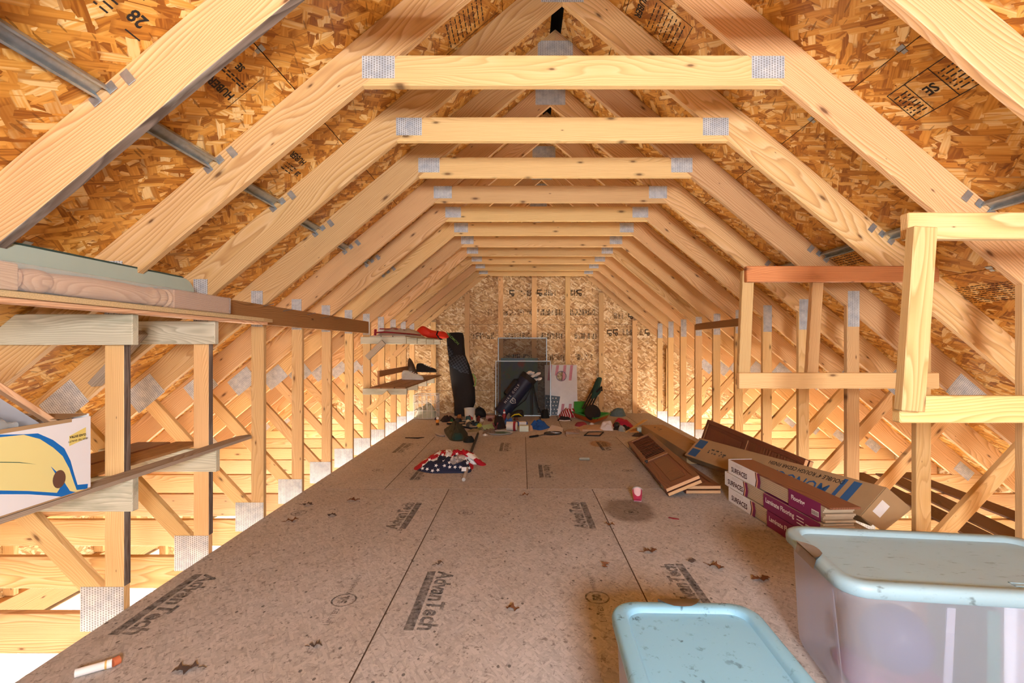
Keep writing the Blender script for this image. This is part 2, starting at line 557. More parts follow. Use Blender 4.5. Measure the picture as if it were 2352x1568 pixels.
def see_through_mat(name, col, opacity, rough=0.3):
    t = NT(name)
    tr = t.n('ShaderNodeBsdfTransparent')
    mx = t.n('ShaderNodeMixShader'); mx.inputs[0].default_value = opacity
    t.base(col); t.set(rough, 0, 0.5)
    t.link(tr.outputs[0], mx.inputs[1]); t.link(t.b.outputs[0], mx.inputs[2])
    t.link(mx.outputs[0], t.out.inputs[0])
    return t.m

PINE = wood('pine_lumber', lin('#e6c294'), lin('#d9ab70'), lin('#ae7842'), ring=44)
SPRUCE = wood('spruce_lumber', lin('#ecc995'), lin('#e1b77a'), lin('#c08e54'), ring=60, knots=1.4, grainmix=0.55)
TREATED = wood('treated_lumber', lin('#e4e0cc'), lin('#cfc9b0'), lin('#aaa489'), ring=70, knots=0.4, stain=lin('#9c9c86'), rough=0.8)
WHITEWOOD = wood('whitewood_lumber', lin('#d6b683'), lin('#caa269'), lin('#ad7d47'), ring=60, knots=0.9)
REDWOOD = wood('reddish_lumber', lin('#cf955c'), lin('#b97642'), lin('#8a4d26'), ring=60, knots=1.2)
BROWNBOARD = wood('brown_board', lin('#a97c50'), lin('#92663f'), lin('#6d4626'), ring=60, knots=0.4)
PINKPINE = wood('bare_pine_plank', lin('#eac29b'), lin('#dca983'), lin('#bc7f58'), ring=55, knots=0.3)
GREYPLANK = wood('weathered_plank', lin('#c0af9a'), lin('#a59481'), lin('#80705f'), ring=60, knots=0.3, rough=0.85)
DARKPLANK = wood('dark_brown_plank', lin('#6d4c36'), lin('#5a3c2a'), lin('#40281b'), ring=50, knots=0.0)
DOORWOOD = wood('stained_door_wood', lin('#8e5a3c'), lin('#744430'), lin('#522c1e'), ring=70, knots=0.0, rough=0.4, vary=0.1)
DOORRAW = wood('raw_door_edge', lin('#e6bd92'), lin('#d8a578'), lin('#b98357'), ring=70, knots=0.0)
NEWEL = wood('unfinished_newel', lin('#dcb893'), lin('#cda47e'), lin('#b0835c'), ring=60, knots=0.1)
OSB_ROOF = osb('roof_osb', [lin('#95571a'), lin('#c68532'), lin('#d99a43'), lin('#e4ad59'), lin('#f2d296')], 1.5, rough=0.4, contrast=1.05, sliver=0.93, tone=(0.88, 0.78, 0.64))
OSB_WALL = osb('wall_osb', [lin('#a87c4c'), lin('#cda671'), lin('#dab682'), lin('#e6c896'), lin('#f4e2bc')], 1.25, rough=0.55, contrast=1.1, sliver=0.95)
OSB_FLOOR = osb('subfloor_osb', [lin('#98928f'), lin('#b0aaa8'), lin('#bab4b2'), lin('#c3bdbb'), lin('#d3cdca')], 0.62, dirt=lin('#766d67'), rough=0.75, contrast=0.5,
                sliver=0.985, tone=(0.80, 0.74, 0.66),
                stains=[(0.79, 3.64, 0.20, 0.29, (0.52, 0.48, 0.44), 1.0), (0.98, 6.1, 0.15, 0.22, (0.85, 0.6, 0.4), 0.9)])
OSB_EDGE = plain('osb_strip', lin('#cdb184'), 0.85, vary=0.45, vscale=220)
PLATE = plate_mat()
GALV = galv()
INK = plain('black_ink', lin('#2a2320'), 0.8)
INKGREY = plain('grey_ink', lin('#5c5650'), 0.85)
def worn_ink(name, col, lo, hi):
    t = NT(name); tr = t.n('ShaderNodeBsdfTransparent'); mx = t.n('ShaderNodeMixShader')
    n = t.noise(t.n('ShaderNodeNewGeometry').outputs['Position'], 28, 3, 0.7)
    t.put(mx.inputs[0], t.math('MULTIPLY_ADD', t.math('SUBTRACT', n, 0.35, clamp=True), hi * 2.2, lo, clamp=True))
    t.base(col); t.set(0.85, 0, 0.2)
    t.link(tr.outputs[0], mx.inputs[1]); t.link(t.b.outputs[0], mx.inputs[2]); t.link(mx.outputs[0], t.out.inputs[0])
    return t.m
INKFADE = worn_ink('faded_floor_ink', lin('#4a4a4c'), 0.18, 0.75)
INKWALL = see_through_mat('faded_wall_ink', lin('#2a2018'), 0.8, 0.8)
BLACK = plain('ridge_slot_dark', (0.002, 0.002, 0.002), 0.9)
NAIL = plain('nail_steel', lin('#8f8c88'), 0.35, 0.9)
# ------------------------------------------------------------------ dimensions of the place
XC = 0.236                      # ridge line
SP = 0.61                       # truss spacing
def TD(n): return (n + 2.7) * SP
BACK = 8.90                     # face of the far gable sheathing
FRONT = -1.36                   # face of the gable behind the camera
HALF = 4.30                     # half width of the building
def zb(s): return 3.241 - 0.83333 * s    # rafter underside at distance s from the ridge
def zt(s): return 3.481 - 0.83333 * s    # rafter top = underside of the roof sheathing
COSR, SINR = 0.76822, 0.64018

# ------------------------------------------------------------------ loft floor of sheathing panels
floor = structure('floor')
JOINT = plain('dirty_joint', lin('#4a382b'), 0.9)
X_L, X_R = -1.846, 2.318
rows = [(-1.35, 1.73, [X_L, -1.178, 0.043, 1.262, X_R]), (1.73, 4.172, [X_L, -0.627, 0.598, 1.818, X_R]),
        (4.172, 6.58, [X_L, -1.178, 0.043, 1.262, X_R]), (6.58, BACK - 0.002, [X_L, -0.627, 0.598, 1.818, X_R])]
for (y0, y1, xs) in rows:
    for a, b in zip(xs[:-1], xs[1:]):
        m = MB()
        m.obox((a + 0.003, y0 + 0.003, -0.018), (b - a - 0.006, 0, 0), (0, y1 - y0 - 0.006, 0), (0, 0, 0.018))
        # one plane of strands whichever side is longer
        m.g = [Vector((p.y, p.x, p.z)) for p in m.v]
        m.build('subfloor_panel', OSB_FLOOR, floor, bevel=0.0015)
        if a > X_L: jm = MB(); jm.box(a - 0.003, a + 0.003, y0 + 0.003, y1 - 0.003, -0.017, -0.0012); jm.build('panel_joint', JOINT, floor)
    jm = MB(); jm.box(X_L, X_R, y1 - 0.003, y1 + 0.003, -0.017, -0.0012)
    if y1 < BACK - 0.1: jm.build('panel_joint', JOINT, floor)
# dark joist backing that shows in the joints is the chord below; printed marks on the panels
def floor_print(px, py, length, flip=1, strong=True):
    c = FL(px, py); c.z = 0.0012
    ex = Vector((0, -flip, 0)); ey = Vector((flip, 0, 0))
    m = MB()
    put_text(m, 'AdvanTech', length / 4.6, c, ex, ey, offset=0.004, shear=0.15)
    h = length * 0.10
    flat_poly(m, [(-length / 2, -h * 0.95), (length / 2, -h * 0.95), (length / 2, -h * 1.75), (-length / 2, -h * 1.75)], c, ex, ey)
    m.build('printed_mark', INKFADE, floor)
def floor_seal(px, py, r, words=False):
    c = FL(px, py); c.z = 0.0012
    m = MB(); ex, ey = Vector((0, 1, 0)), Vector((-1, 0, 0))
    flat_ring(m, c, ex, ey, r, r, r * 0.14)
    put_text(m, '50', r * 0.95, c, ex, ey, offset=0.003)
    if words:
        put_text(m, 'LIMITED', r * 0.62, c - ex * r * 2.4, ex, ey)
        put_text(m, 'WARRANTY', r * 0.62, c + ex * r * 2.6, ex, ey)
    m.build('printed_seal', INKFADE, floor)
for a in [(1003, 1372, 0.55, 1), (405, 1380, 0.55, 1), (922, 1182, 0.55, -1), (1326, 1181, 0.55, -1), (1565, 1345, 0.5, -1),
          (932, 1028, 0.55, 1), (1165, 1026, 0.5, 1), (1258, 1081, 0.5, 1), (1392, 1024, 0.5, 1), (968, 1089, 0.4, 1)]:
    floor_print(*a)
for a in [(790, 1378, 0.06, True), (1070, 1177, 0.055), (1450, 1176, 0.055), (868, 1080, 0.055), (1160, 1080, 0.055),
          (1442, 1081, 0.055), (686, 1178, 0.055), (1372, 1372, 0.06, True)]:
    floor_seal(*a)

# ------------------------------------------------------------------ roof sheathing (the ceiling of the loft)
ceiling = structure('ceiling')
DECK_T = 0.012
def deck_pt(side, s, y, lift=0.0):
    """point on the underside of the roof sheathing, lift downwards along its normal"""
    return Vector((XC + side * (s - lift * SINR), y, zt(s) - lift * COSR))
s_rows = [0.038, 0.351, 1.288, 2.225, 3.163, 4.10, 4.62]
for side in (-1, 1):
    for r, (s0, s1) in enumerate(zip(s_rows[:-1], s_rows[1:])):
        ys = [FRONT - 0.05]
        y = TD(-4) + 0.019 + (2 * SP if r % 2 else 0.0) + (0 if side < 0 else SP)
        while y < BACK:
            if y > FRONT + 0.3: ys.append(y)
            y += 4 * SP
        ys.append(BACK + 0.05)
        for y0, y1 in zip(ys[:-1], ys[1:]):
            a = deck_pt(side, s0 + 0.0015, y0 + 0.0015)
            d = deck_pt(side, s1 - 0.0015, y0 + 0.0015) - a
            nrm = Vector((side * SINR, 0, COSR)) * DECK_T
            m = MB(); m.obox(a, d, (0, y1 - y0 - 0.003, 0), nrm)
            m.g = [Vector((p.y, (p - a).dot(d.normalized()), 0)) for p in m.v]
            m.build('osb_panel', OSB_ROOF, ceiling)
# black sheets added over the sheathing to keep sky light out of its joints
LIGHT_STOP = plain('black_light_stop', lin('#1c1a18'), 0.9)
for side in (-1, 1):
    a = deck_pt(side, 0.10, FRONT - 0.05); d = deck_pt(side, 4.62, FRONT - 0.05) - a
    nrm = Vector((side * SINR, 0, COSR))
    m = MB(); m.obox(a + nrm * (DECK_T + 0.0005), d, (0, BACK - FRONT + 0.1, 0), nrm * 0.003); m.build('roof_light_stop', LIGHT_STOP, ceiling)
# steel clips in the panel joints
for side in (-1, 1):
    for s in (1.288, 2.225):
        for n in range(-1, 7):
            y = TD(n) + SP * 0.5
            c = deck_pt(side, s, y)
            t = Vector((side * COSR, 0, -SINR)); nn = Vector((-side * SINR, 0, -COSR))
            m = MB()
            m.obox(c - t * 0.020 - Vector((0, 0.017, 0)), t * 0.018, (0, 0.034, 0), nn * 0.0025)
            m.obox(c + t * 0.002 - Vector((0, 0.011, 0)), t * 0.016, (0, 0.022, 0), nn * 0.0025)
            m.build('panel_clip', GALV, ceiling)
# ridge vent above the slot, painted near-black for the dark in the gap
m = MB(); m.box(XC - 0.12, XC + 0.12, FRONT, BACK, zt(0.0) + 0.06, zt(0.0) + 0.08)
m.box(XC - 0.12, XC - 0.11, FRONT, BACK, zt(0.11) + 0.02, zt(0.0) + 0.06)
m.box(XC + 0.11, XC + 0.12, FRONT, BACK, zt(0.11) + 0.02, zt(0.0) + 0.06)
m.build('ridge_vent', BLACK, ceiling)
# stamps on the sheathing
def deck_hit(px, py):
    d = Vector(((px - VX) / F, 1.0, (VY - py) / F))
    side = -1 if px < 1280 else 1
    # plane: z = 3.481 - .83333*side*(x-XC)
    k = 0.83333 * side
    tt = (3.481 + k * XC - HC) / (d.z + k * d.x)
    return side, Vector((0, 0, HC)) + d * tt
def deck_stamp(px, py, rows_, size, rot=0.0, frame=None, bars=()):
    side, p = deck_hit(px, py)
    t = Vector((side * COSR, 0, -SINR)); nn = Vector((-side * SINR, 0, -COSR))
    p = p + nn * 0.0012
    ex0, ey0 = Vector((0, 1, 0)), t
    # lettering must read when seen from below
    if ex0.cross(ey0).dot(nn) < 0: ex0 = -ex0
    ex = ex0 * math.cos(rot) + ey0 * math.sin(rot); ey = ey0 * math.cos(rot) - ex0 * math.sin(rot)
    m = MB()
    for (s, sz, ox, oy) in rows_:
        put_text(m, s, sz, p + ex * ox + ey * oy, ex, ey, offset=0.0015)
    if frame:
        w, h = frame; b = 0.004
        for (x0, x1, y0, y1) in [(-w, w, h - b, h), (-w, w, -h, -h + b), (-w, -w + b, -h, h), (w - b, w, -h, h)]:
            flat_poly(m, [(x0, y0), (x1, y0), (x1, y1), (x0, y1)], p, ex, ey)
    for (x0, x1, y0, y1) in bars:
        flat_poly(m, [(x0, y0), (x1, y0), (x1, y1), (x0, y1)], p, ex, ey)
    m.build('printed_stamp', INK, ceiling)
def dashes(x0, x1, y0, n, dy, h=0.006, seed=1):
    rr = random.Random(seed); out = []
    for k in range(n):
        x = x0
        while x < x1:
            w = rr.uniform(0.012, 0.04); out.append((x, min(x + w, x1), y0 - k * dy - h, y0 - k * dy)); x += w + 0.008
    return out
deck_stamp(528, 186, [('HUBER', 0.048, 0, 0.045), ('SE', 0.04, 0.02, -0.07)], 0.06, 0, None,
           dashes(-0.08, 0.08, -0.01, 2, 0.014, seed=3) + [(-0.10, -0.097, -0.10, 0.1), (0.10, 0.103, -0.10, 0.1)])
deck_stamp(316, 42, [('28', 0.06, 0, 0)], 0.06, 0, None, [(-0.06, 0.0, 0.05, 0.055), (0.03, 0.08, -0.06, -0.055)] + dashes(0.07, 0.12, 0.05, 3, 0.02, seed=5))
deck_stamp(2140, 205, [('SE', 0.06, 0.0, -0.005)], 0.06, 0, (0.16, 0.085),
           [(-0.06, -0.056, -0.085, 0.085), (0.06, 0.064, -0.085, 0.085)] + dashes(-0.15, -0.07, 0.06, 6, 0.02, seed=8) + dashes(0.075, 0.15, 0.06, 7, 0.018, seed=9))
deck_stamp(1080, 42, [], 0.05, 0, None, dashes(-0.1, 0.1, 0.16, 9, 0.03, seed=11) + [(-0.13, -0.126, -0.2, 0.2), (0.13, 0.134, -0.2, 0.2)])
deck_stamp(1510, 45, [('HUBER', 0.06, 0, -0.12)], 0.05, 0, (0.13, 0.2), dashes(-0.1, 0.1, 0.16, 8, 0.028, seed=12))
deck_stamp(690, 378, [('HUBER', 0.05, 0.06, -0.02), ('28', 0.04, -0.05, 0.05)], 0.05, 0, None, dashes(0.0, 0.1, 0.08, 3, 0.02, seed=13))
deck_stamp(2262, 672, [], 0.05, 0, None, dashes(-0.18, 0.18, 0.07, 9, 0.016, h=0.004, seed=14))
deck_stamp(1935, 596, [], 0.05, 0, None, dashes(-0.15, 0.15, 0.06, 6, 0.02, seed=15))
deck_stamp(700, 460, [], 0.05, 0, None, dashes(-0.1, 0.1, 0.06, 5, 0.02, seed=16))

# ------------------------------------------------------------------ far gable wall
wall_back = structure('wall_back')
def clip_gable(x0, x1, z0, z1, inset=0.0):
    """rectangle clipped by the roof slopes"""
    poly = [(x0, z0), (x1, z0), (x1, z1), (x0, z1)]
    for side in (-1, 1):
        out = []
        def f(p): return zt(side * (p[0] - XC)) - inset - p[1]
        for i in range(len(poly)):
            a, b = poly[i], poly[(i + 1) % len(poly)]
            fa, fb = f(a), f(b)
            if fa >= 0: out.append(a)
            if (fa >= 0) != (fb >= 0):
                k = fa / (fa - fb); out.append((a[0] + (b[0] - a[0]) * k, a[1] + (b[1] - a[1]) * k))
        poly = out
        if len(poly) < 3: return None
    return poly
zrows = [-2.75, -2.0, -0.80, 0.414, 1.62, 2.84, 3.6]
for r, (z0, z1) in enumerate(zip(zrows[:-1], zrows[1:])):
    x = XC - HALF - 0.6 + (1.22 if r % 2 else 0.0) - 0.6
    while x < XC + HALF:
        a, b = max(x, XC - HALF), min(x + 2.44, XC + HALF)
        if b - a > 0.05:
            poly = clip_gable(a + 0.002, b - 0.002, z0 + 0.002, z1 - 0.002)
            if poly:
                m = MB(); m.prism(poly, (0, BACK, 0), (1, 0, 0), (0, 0, 1), (0, 0.012, 0))
                m.g = [Vector((p.x, p.z, 0)) for p in m.v]
                m.build('osb_panel', OSB_WALL, wall_back)
        x += 2.44
m = MB(); m.prism(clip_gable(XC - HALF, XC + HALF, -2.75, 3.6), (0, BACK + 0.013, 0), (1, 0, 0), (0, 0, 1), (0, 0.004, 0)); m.build('gable_light_stop', LIGHT_STOP, wall_back)  # black sheet added behind the gable panels, stops sky light in their joints
k = -7
while k <= 7:
    x = 0.2175 + k * SP
    top = min(zb(abs(x - XC) + 0.045), zb(abs(x - XC) - 0.045)) - 0.005
    if top > 0.12:
        m = MB(); m.obox((x - 0.0445, BACK - 0.040, 0.002), (0.089, 0, 0), (0, 0.038, 0), (0, 0, top))
        m.build('gable_stud', SPRUCE, wall_back, bevel=0.002)
    k += 1
for side in (-1, 1):       # gable rafters against the sheathing
    m = MB()
    poly = [(0, zb(0)), (side * 4.0, zb(4.0)), (side * 4.0, zt(4.0) - 0.003), (0, zt(0) - 0.003)]
    m.prism(poly, (XC, BACK - 0.040, 0), (1, 0, 0), (0, 0, 1), (0, 0.038, 0), axis=(side * COSR, 0, -SINR))
    m.build('gable_rafter', SPRUCE, wall_back, bevel=0.002)
# mill stamps
def wall_stamp(px, py, items):
    p = P(px, py, BACK - 0.0015); ex, ey = Vector((1, 0, 0)), Vector((0, 0, 1))
    m = MB()
    for it in items:
        if it[0] == 't': put_text(m, it[1], it[2], p + ex * it[3] + ey * it[4], Vector((0, 0, -1)), ex, offset=0.004)
        else:
            x0, x1, y0, y1 = it[1:]
            flat_poly(m, [(x0, y0), (x1, y0), (x1, y1), (x0, y1)], p, ex, ey)
    m.build('printed_stamp', INKWALL, wall_back)
def blockmark(x0, x1, h, seed):
    rr = random.Random(seed); out = []; x = x0
    while x < x1:
        w = rr.uniform(0.006, 0.02); y = -h
        while y < h:
            l = rr.uniform(0.012, 0.06)
            if rr.random() < 0.75: out.append(('b', x, min(x + w, x1), y, min(y + l, h)))
            y += l + 0.01
        x += w + rr.uniform(0.006, 0.022)
    return out
for (px, py, t, x0, x1, sd) in [(1175, 673, 'LP', 0.12, 0.42, 1), (1238, 672, 'LP', 0.1, 0.3, 2), (1330, 672, 'LP', -0.2, -0.02, 3),
        (1180, 717, None, -0.2, 0.35, 4), (1260, 717, None, -0.2, 0.25, 5), (1335, 717, None, -0.2, 0.25, 6),
        (1100, 771, None, -0.2, 0.28, 7), (1185, 771, None, -0.2, 0.25, 17), (1268, 771, None, -0.2, 0.22, 8), (1345, 771, None, -0.2, 0.2, 9),
        (1278, 820, None, -0.2, 0.2, 10), (1335, 820, None, -0.1, 0.2, 11), (1190, 820, None, -0.3, 0.3, 18),
        (1448, 725, 'LP', -0.3, -0.12, 12), (1413, 763, 'LP', 0.14, 0.3, 13), (1399, 764, 'LP', 0, 0, 14), (1486, 763, 'LP', -0.18, -0.08, 15), (1125, 718, None, -0.03, 0.03, 16)]:
    it = blockmark(x0, x1, 0.055, sd)
    if t: it.append(('t', t, 0.12, 0.0, 0.0))
    wall_stamp(px, py, it)

# ------------------------------------------------------------------ gable behind the camera with its window
wall_front = structure('wall_front')
WX0, WX1, WZ0, WZ1 = 0.18, 0.82, 1.18, 1.82
for (x0, x1, z0, z1) in [(XC - HALF, WX0, -0.2, 3.6), (WX1, XC + HALF, -0.2, 3.6), (WX0, WX1, -0.2, WZ0), (WX0, WX1, WZ1, 3.6),
                         (XC - HALF, XC + HALF, -0.55, -0.202), (XC - HALF, -3.7, -2.75, -0.552), (-0.35, 0.85, -2.75, -0.552), (4.15, XC + HALF, -2.75, -0.552)]:
    poly = clip_gable(x0 + 0.002, x1 - 0.002, z0 + 0.002, z1 - 0.002)
    m = MB(); m.prism(poly, (0, FRONT - 0.012, 0), (1, 0, 0), (0, 0, 1), (0, 0.012, 0))
    m.g = [Vector((p.x, p.z, 0)) for p in m.v]
    m.build('osb_panel', OSB_WALL, wall_front)
WHITE = plain('white_trim_paint', lin('#f2f1ec'), 0.4)
window_1 = structure('window_1', (0.5, FRONT, 1.18))
for (x0, x1, z0, z1) in [(WX0, WX0 + 0.04, WZ0, WZ1), (WX1 - 0.04, WX1, WZ0, WZ1), (WX0 + 0.04, WX1 - 0.04, WZ0, WZ0 + 0.04), (WX0 + 0.04, WX1 - 0.04, WZ1 - 0.04, WZ1)]:
    m = MB(); m.box(x0, x1, FRONT - 0.06, FRONT - 0.014, z0, z1); m.build('window_frame', WHITE, window_1, bevel=0.003)

# ------------------------------------------------------------------ garage below
garage_floor = structure('garage_floor')
CONC = plain('pale_concrete', lin('#cfc9bf'), 0.8, vary=0.12, vscale=3)
m = MB(); m.box(XC - HALF, XC + HALF, FRONT, BACK, -2.80, -2.75); m.build('slab', CONC, garage_floor)
GZ0, GZ1 = -2.15, -1.0
WINS = [(2.45, 5.35), (6.10, 8.40)]  # second opening in each wall is unseen, added for the far fill
nwin = 2
for side, nm in ((-1, 'wall_left'), (1, 'wall_right')):
    w = structure(nm); xf = XC + side * HALF
    def wbox(name, y0, y1, z0, z1, d0, d1, mat, par, bev=0.0, panel=False):
        xa, xb = xf - side * d0, xf - side * d1
        m = MB(); m.box(min(xa, xb), max(xa, xb), y0, y1, z0, z1)
        if panel: m.g = [Vector((p.y, p.z, 0)) for p in m.v]
        return m.build(name, mat, par, bevel=bev)
    ycuts = [FRONT] + [y for win in WINS for y in win] + [BACK]
    for k in range(len(ycuts) - 1):
        y0, y1 = ycuts[k], ycuts[k + 1]
        for (z0, z1) in ([(-2.75, GZ0), (GZ1, -0.10)] if k % 2 else [(-2.75, -0.10)]):
            wbox('osb_panel', y0 + 0.002, y1 - 0.002, z0 + 0.002, z1 - 0.002, 0.0, -0.012, OSB_WALL, w, panel=True)
    y = FRONT + 0.3
    while y < BACK - 0.1:
        inwin = any(a - 0.06 < y < b + 0.02 for a, b in WINS)
        for (z0, z1) in ([(-2.72, GZ0 - 0.06), (GZ1 + 0.27, -0.29)] if inwin else [(-2.72, -0.29)]):
            wbox('wall_stud', y, y + 0.038, z0, z1, 0.0, 0.089, SPRUCE, w, 0.002)
        y += 0.406
    wbox('top_plate', FRONT, BACK - 0.01, -0.285, -0.21, 0.0, 0.089, SPRUCE, w, 0.002)
    for (a, b) in WINS:
        wbox('header', a - 0.05, b + 0.05, GZ1 + 0.02, GZ1 + 0.255, 0.0, 0.07, PINE, w, 0.002)
        win = structure('window_%d' % nwin, (xf, (a + b) / 2, GZ0)); nwin += 1
        for (y0, y1, z0, z1) in [(a, a + 0.09, GZ0, GZ1), (b - 0.09, b, GZ0, GZ1), (a + 0.09, b - 0.09, GZ0, GZ0 + 0.09), (a + 0.09, b - 0.09, GZ1 - 0.09, GZ1), ((a + b) / 2 - 0.04, (a + b) / 2 + 0.04, GZ0 + 0.09, GZ1 - 0.09)]:
            wbox('window_frame', y0, y1, z0, z1, 0.085, -0.03, WHITE, win, 0.004)

# ------------------------------------------------------------------ roof trusses
BACKS = 0.038
def xz_board(name, poly, mat, root, axis, y0=0.0, t=BACKS, bevel=0.0025):
    m = MB(); m.prism(poly, (0, y0, 0), (1, 0, 0), (0, 0, 1), (0, t, 0), axis=axis)
    return m.build(name, mat, root, bevel=bevel, origin=(0, 0, 0))
def nail_plate(root, cx, cz, w, h, ang=0.0, name='nail_plate'):
    ca, sa = math.cos(ang), math.sin(ang)
    m = MB()
    ax = Vector((ca, 0, sa)); az = Vector((-sa, 0, ca))
    o = Vector((cx, -0.0022, cz)) - ax * w / 2 - az * h / 2
    m.obox(o, ax * w, Vector((0, 0.002, 0)), az * h)
    m.g = [Vector(((p - o).dot(ax), (p - o).dot(az), 0)) for p in m.v]
    return m.build(name, PLATE, root, origin=(0, 0, 0))
def make_truss():
    root = thing('roof_truss', 'x', 'roof truss', (XC, 0, 0), group='roof trusses along the loft')
    for sd in (-1, 1):
        xz_board('rafter', [(0, zb(0)), (sd * 3.911, -0.018), (sd * 4.199, -0.018), (0, zt(0))], PINE, root, (sd * COSR, 0, -SINR))
        xz_board('wall_stud', [(sd * 2.0805, -0.018), (sd * 2.1695, -0.018), (sd * 2.1695, zb(2.1695)), (sd * 2.0805, zb(2.0805))], SPRUCE, root, (0, 0, 1))
        xz_board('web_brace', [(sd * 2.1705, 0.09), (sd * 2.871, 0.848), (sd * 2.939, 0.792), (sd * 2.19, -0.0175), (sd * 2.1705, -0.0175)], SPRUCE, root, (sd * 0.68, 0, 0.733))
        nail_plate(root, sd * 0.9015, 2.511, 0.151, 0.103)
        nail_plate(root, sd * 2.127, 1.487, 0.082, 0.255)
        nail_plate(root, sd * 2.93, 0.885, 0.24, 0.17, -sd * 0.6947)
        nail_plate(root, sd * 2.18, 0.004, 0.20, 0.206)
        nail_plate(root, sd * 4.02, 0.02, 0.18, 0.10, -sd * 0.6947)
    xz_board('collar_tie', [(-0.977, 2.427), (0.977, 2.427), (0.809, 2.567), (-0.809, 2.567)], SPRUCE, root, (1, 0, 0))
    xz_board('bottom_chord', [(-4.28, -0.203), (4.28, -0.203), (4.28, -0.0185), (-4.28, -0.0185)], PINE, root, (1, 0, 0))
    nail_plate(root, 0, 3.32, 0.25, 0.155)
    return root
ORD = ['first', 'second', 'third', 'fourth', 'fifth', 'sixth', 'seventh', 'eighth', 'ninth', 'tenth', 'eleventh']
truss = make_truss()
for n in range(-1, 12):
    t = truss if n == -1 else copy_tree(truss)
    t.location = (XC, TD(n), 0)
    if n == -1: t['label'] = 'pale timber roof truss overhead, nearest the camera and almost out of the picture'
    elif n == 0: t['label'] = 'pale timber roof truss whose thick rafters cross the upper corners, without collar tie in view'
    elif n == 11: t['label'] = 'farthest timber roof truss, its collar tie right before the gable wall'
    else: t['label'] = 'timber roof truss carrying the %s collar tie counted from the camera' % ORD[n - 1]
    if n == 0:      # the kneewall is open here, where the shelf runs through
        for ch in list(t.children):
            if ch.name.split('.')[0] in ('wall_stud', 'web_brace') and sum(v.co.x for v in ch.data.vertices) < 0:
                bpy.data.objects.remove(ch)
            elif ch.name.split('.')[0] == 'nail_plate':
                cx = sum(v.co.x for v in ch.data.vertices) / 8
                if -3.1 < cx < -1.5: bpy.data.objects.remove(ch)

# bark left on some edges of the near timbers
BARK = wood('bark_edge', lin('#8f8076'), lin('#6a594c'), lin('#3d2e25'), ring=30, knots=0.0, rough=0.9, stain=lin('#a39c94'))
for t in [o for o in COL.objects if o.name.startswith('roof_truss')]:
    n = round(t.location.y / SP - 2.7)
    if n == 0:
        m = MB(); a0, a1 = Vector((-0.35, 0.001, zb(0.35))), Vector((-3.4, 0.001, zb(3.4)))
        nn_ = Vector((SINR, 0, -COSR)); m.obox(a0, a1 - a0, (0, 0.036, 0), nn_ * 0.003); m.build('bark_edge', BARK, t, origin=(0, 0, 0))
    if n in (1, 2):
        m = MB(); m.obox((-2.0805, 0.002, 0.11), (0.003, 0, 0), (0, 0.034, 0), (0, 0, 1.2)); m.build('bark_edge', BARK, t, origin=(0, 0, 0))

# ------------------------------------------------------------------ steel spacers between the trusses
def spacer(n, side, s):
    y0, y1 = TD(n - 1) + BACKS + 0.002, TD(n)
    x = XC + side * s; z = zt(s) - 0.012
    lab = 'steel spacer channel on the %s slope, ending at the %s' % (
        'left' if side < 0 else 'right',
        {0: 'near corner rafter'}.get(n, '%s collar tie rafter' % ORD[n - 1]))
    root = thing('steel_spacer', lab, 'spacer', (x, y0, z), group='steel spacers between rafters')
    t = Vector((side * COSR, 0, -SINR)); nn = Vector((-side * SINR, 0, -COSR))
    c = Vector((x, y0, z)); L = Vector((0, y1 - y0 - 0.004, 0))
    m = MB()
    m.obox(c - t * 0.026, t * 0.052, L, nn * 0.002)
    for k in (-0.026, 0.0235):
        m.obox(c + t * k, t * 0.0025, L, nn * 0.024)
        m.obox(c + t * (k if k < 0 else k - 0.006) + nn * 0.022, t * 0.0085, L, nn * 0.002)
    m.build('channel', GALV, root)
    e = Vector((x, y1 - 0.006, z))
    for k in (-0.038, 0.030):
        m = MB(); m.obox(e + t * k - t * 0.012 + nn * 0.002, t * 0.034, (0, 0.003, 0), nn * 0.034); m.build('end_tab', GALV, root, bevel=0.001)
    m = MB(); m.obox(e - t * 0.115 + nn * 0.004, t * 0.032, (0, 0.003, 0), nn * 0.05); m.build('nail_tab', GALV, root, bevel=0.001)
for n in range(0, 7): spacer(n, -1, 1.66 + 0.012 * n)
for n in range(1, 5): spacer(n, 1, 1.915)
# ------------------------------------------------------------------ shelves along the left kneewall
def timber(name, root, x0, x1, y0, y1, z0, z1, mat, bevel=0.003, label=None):
    m = MB(); m.box(x0, x1, y0, y1, z0, z1)
    return m.build(name, mat, root, bevel=bevel, label=label)
Y1, Y2 = TD(1), TD(2)
r = thing('storage_shelf', 'upper shelf of two weathered timber arms on the left studs near the camera', 'shelf', (-2.1, Y1 - 0.04, 1.22))
timber('shelf_arm', r, -2.62, -1.772, Y1 - 0.041, Y1 - 0.003, 1.226, 1.366, TREATED)
timber('shelf_arm', r, -2.30, -1.782, Y2 - 0.041, Y2 - 0.003, 1.232, 1.366, TREATED)
m = MB(); m.bar((-2.46, Y2 - 0.062, 1.0), (-2.18, Y2 - 0.062, 1.30), 0.07, 0.036, up=(0, 1, 0)); m.build('brace', GREYPLANK, r, bevel=0.003)
m = MB(); m.box(-1.804, -1.722, 0.9, 3.30, 1.3665, 1.3835)
single('pine_plank', m, PINKPINE, 'pinkish pine plank under the strand board strip on the upper left shelf', 'plank', (-1.8, 2.2, 1.3665), bevel=0.002)
m = MB(); m.prism([(-1.804, 0.9), (-1.70, 0.9), (-1.695, 3.20), (-1.72, 3.36), (-1.78, 3.30), (-1.804, 3.30)], (0, 0, 1.384), (1, 0, 0), (0, 1, 0), (0, 0, 0.021), axis=(0, 1, 0))
single('strand_board_strip', m, OSB_EDGE, 'thin strip of strand board with a torn end on the upper left shelf', 'board', (-1.78, 2.2, 1.384))
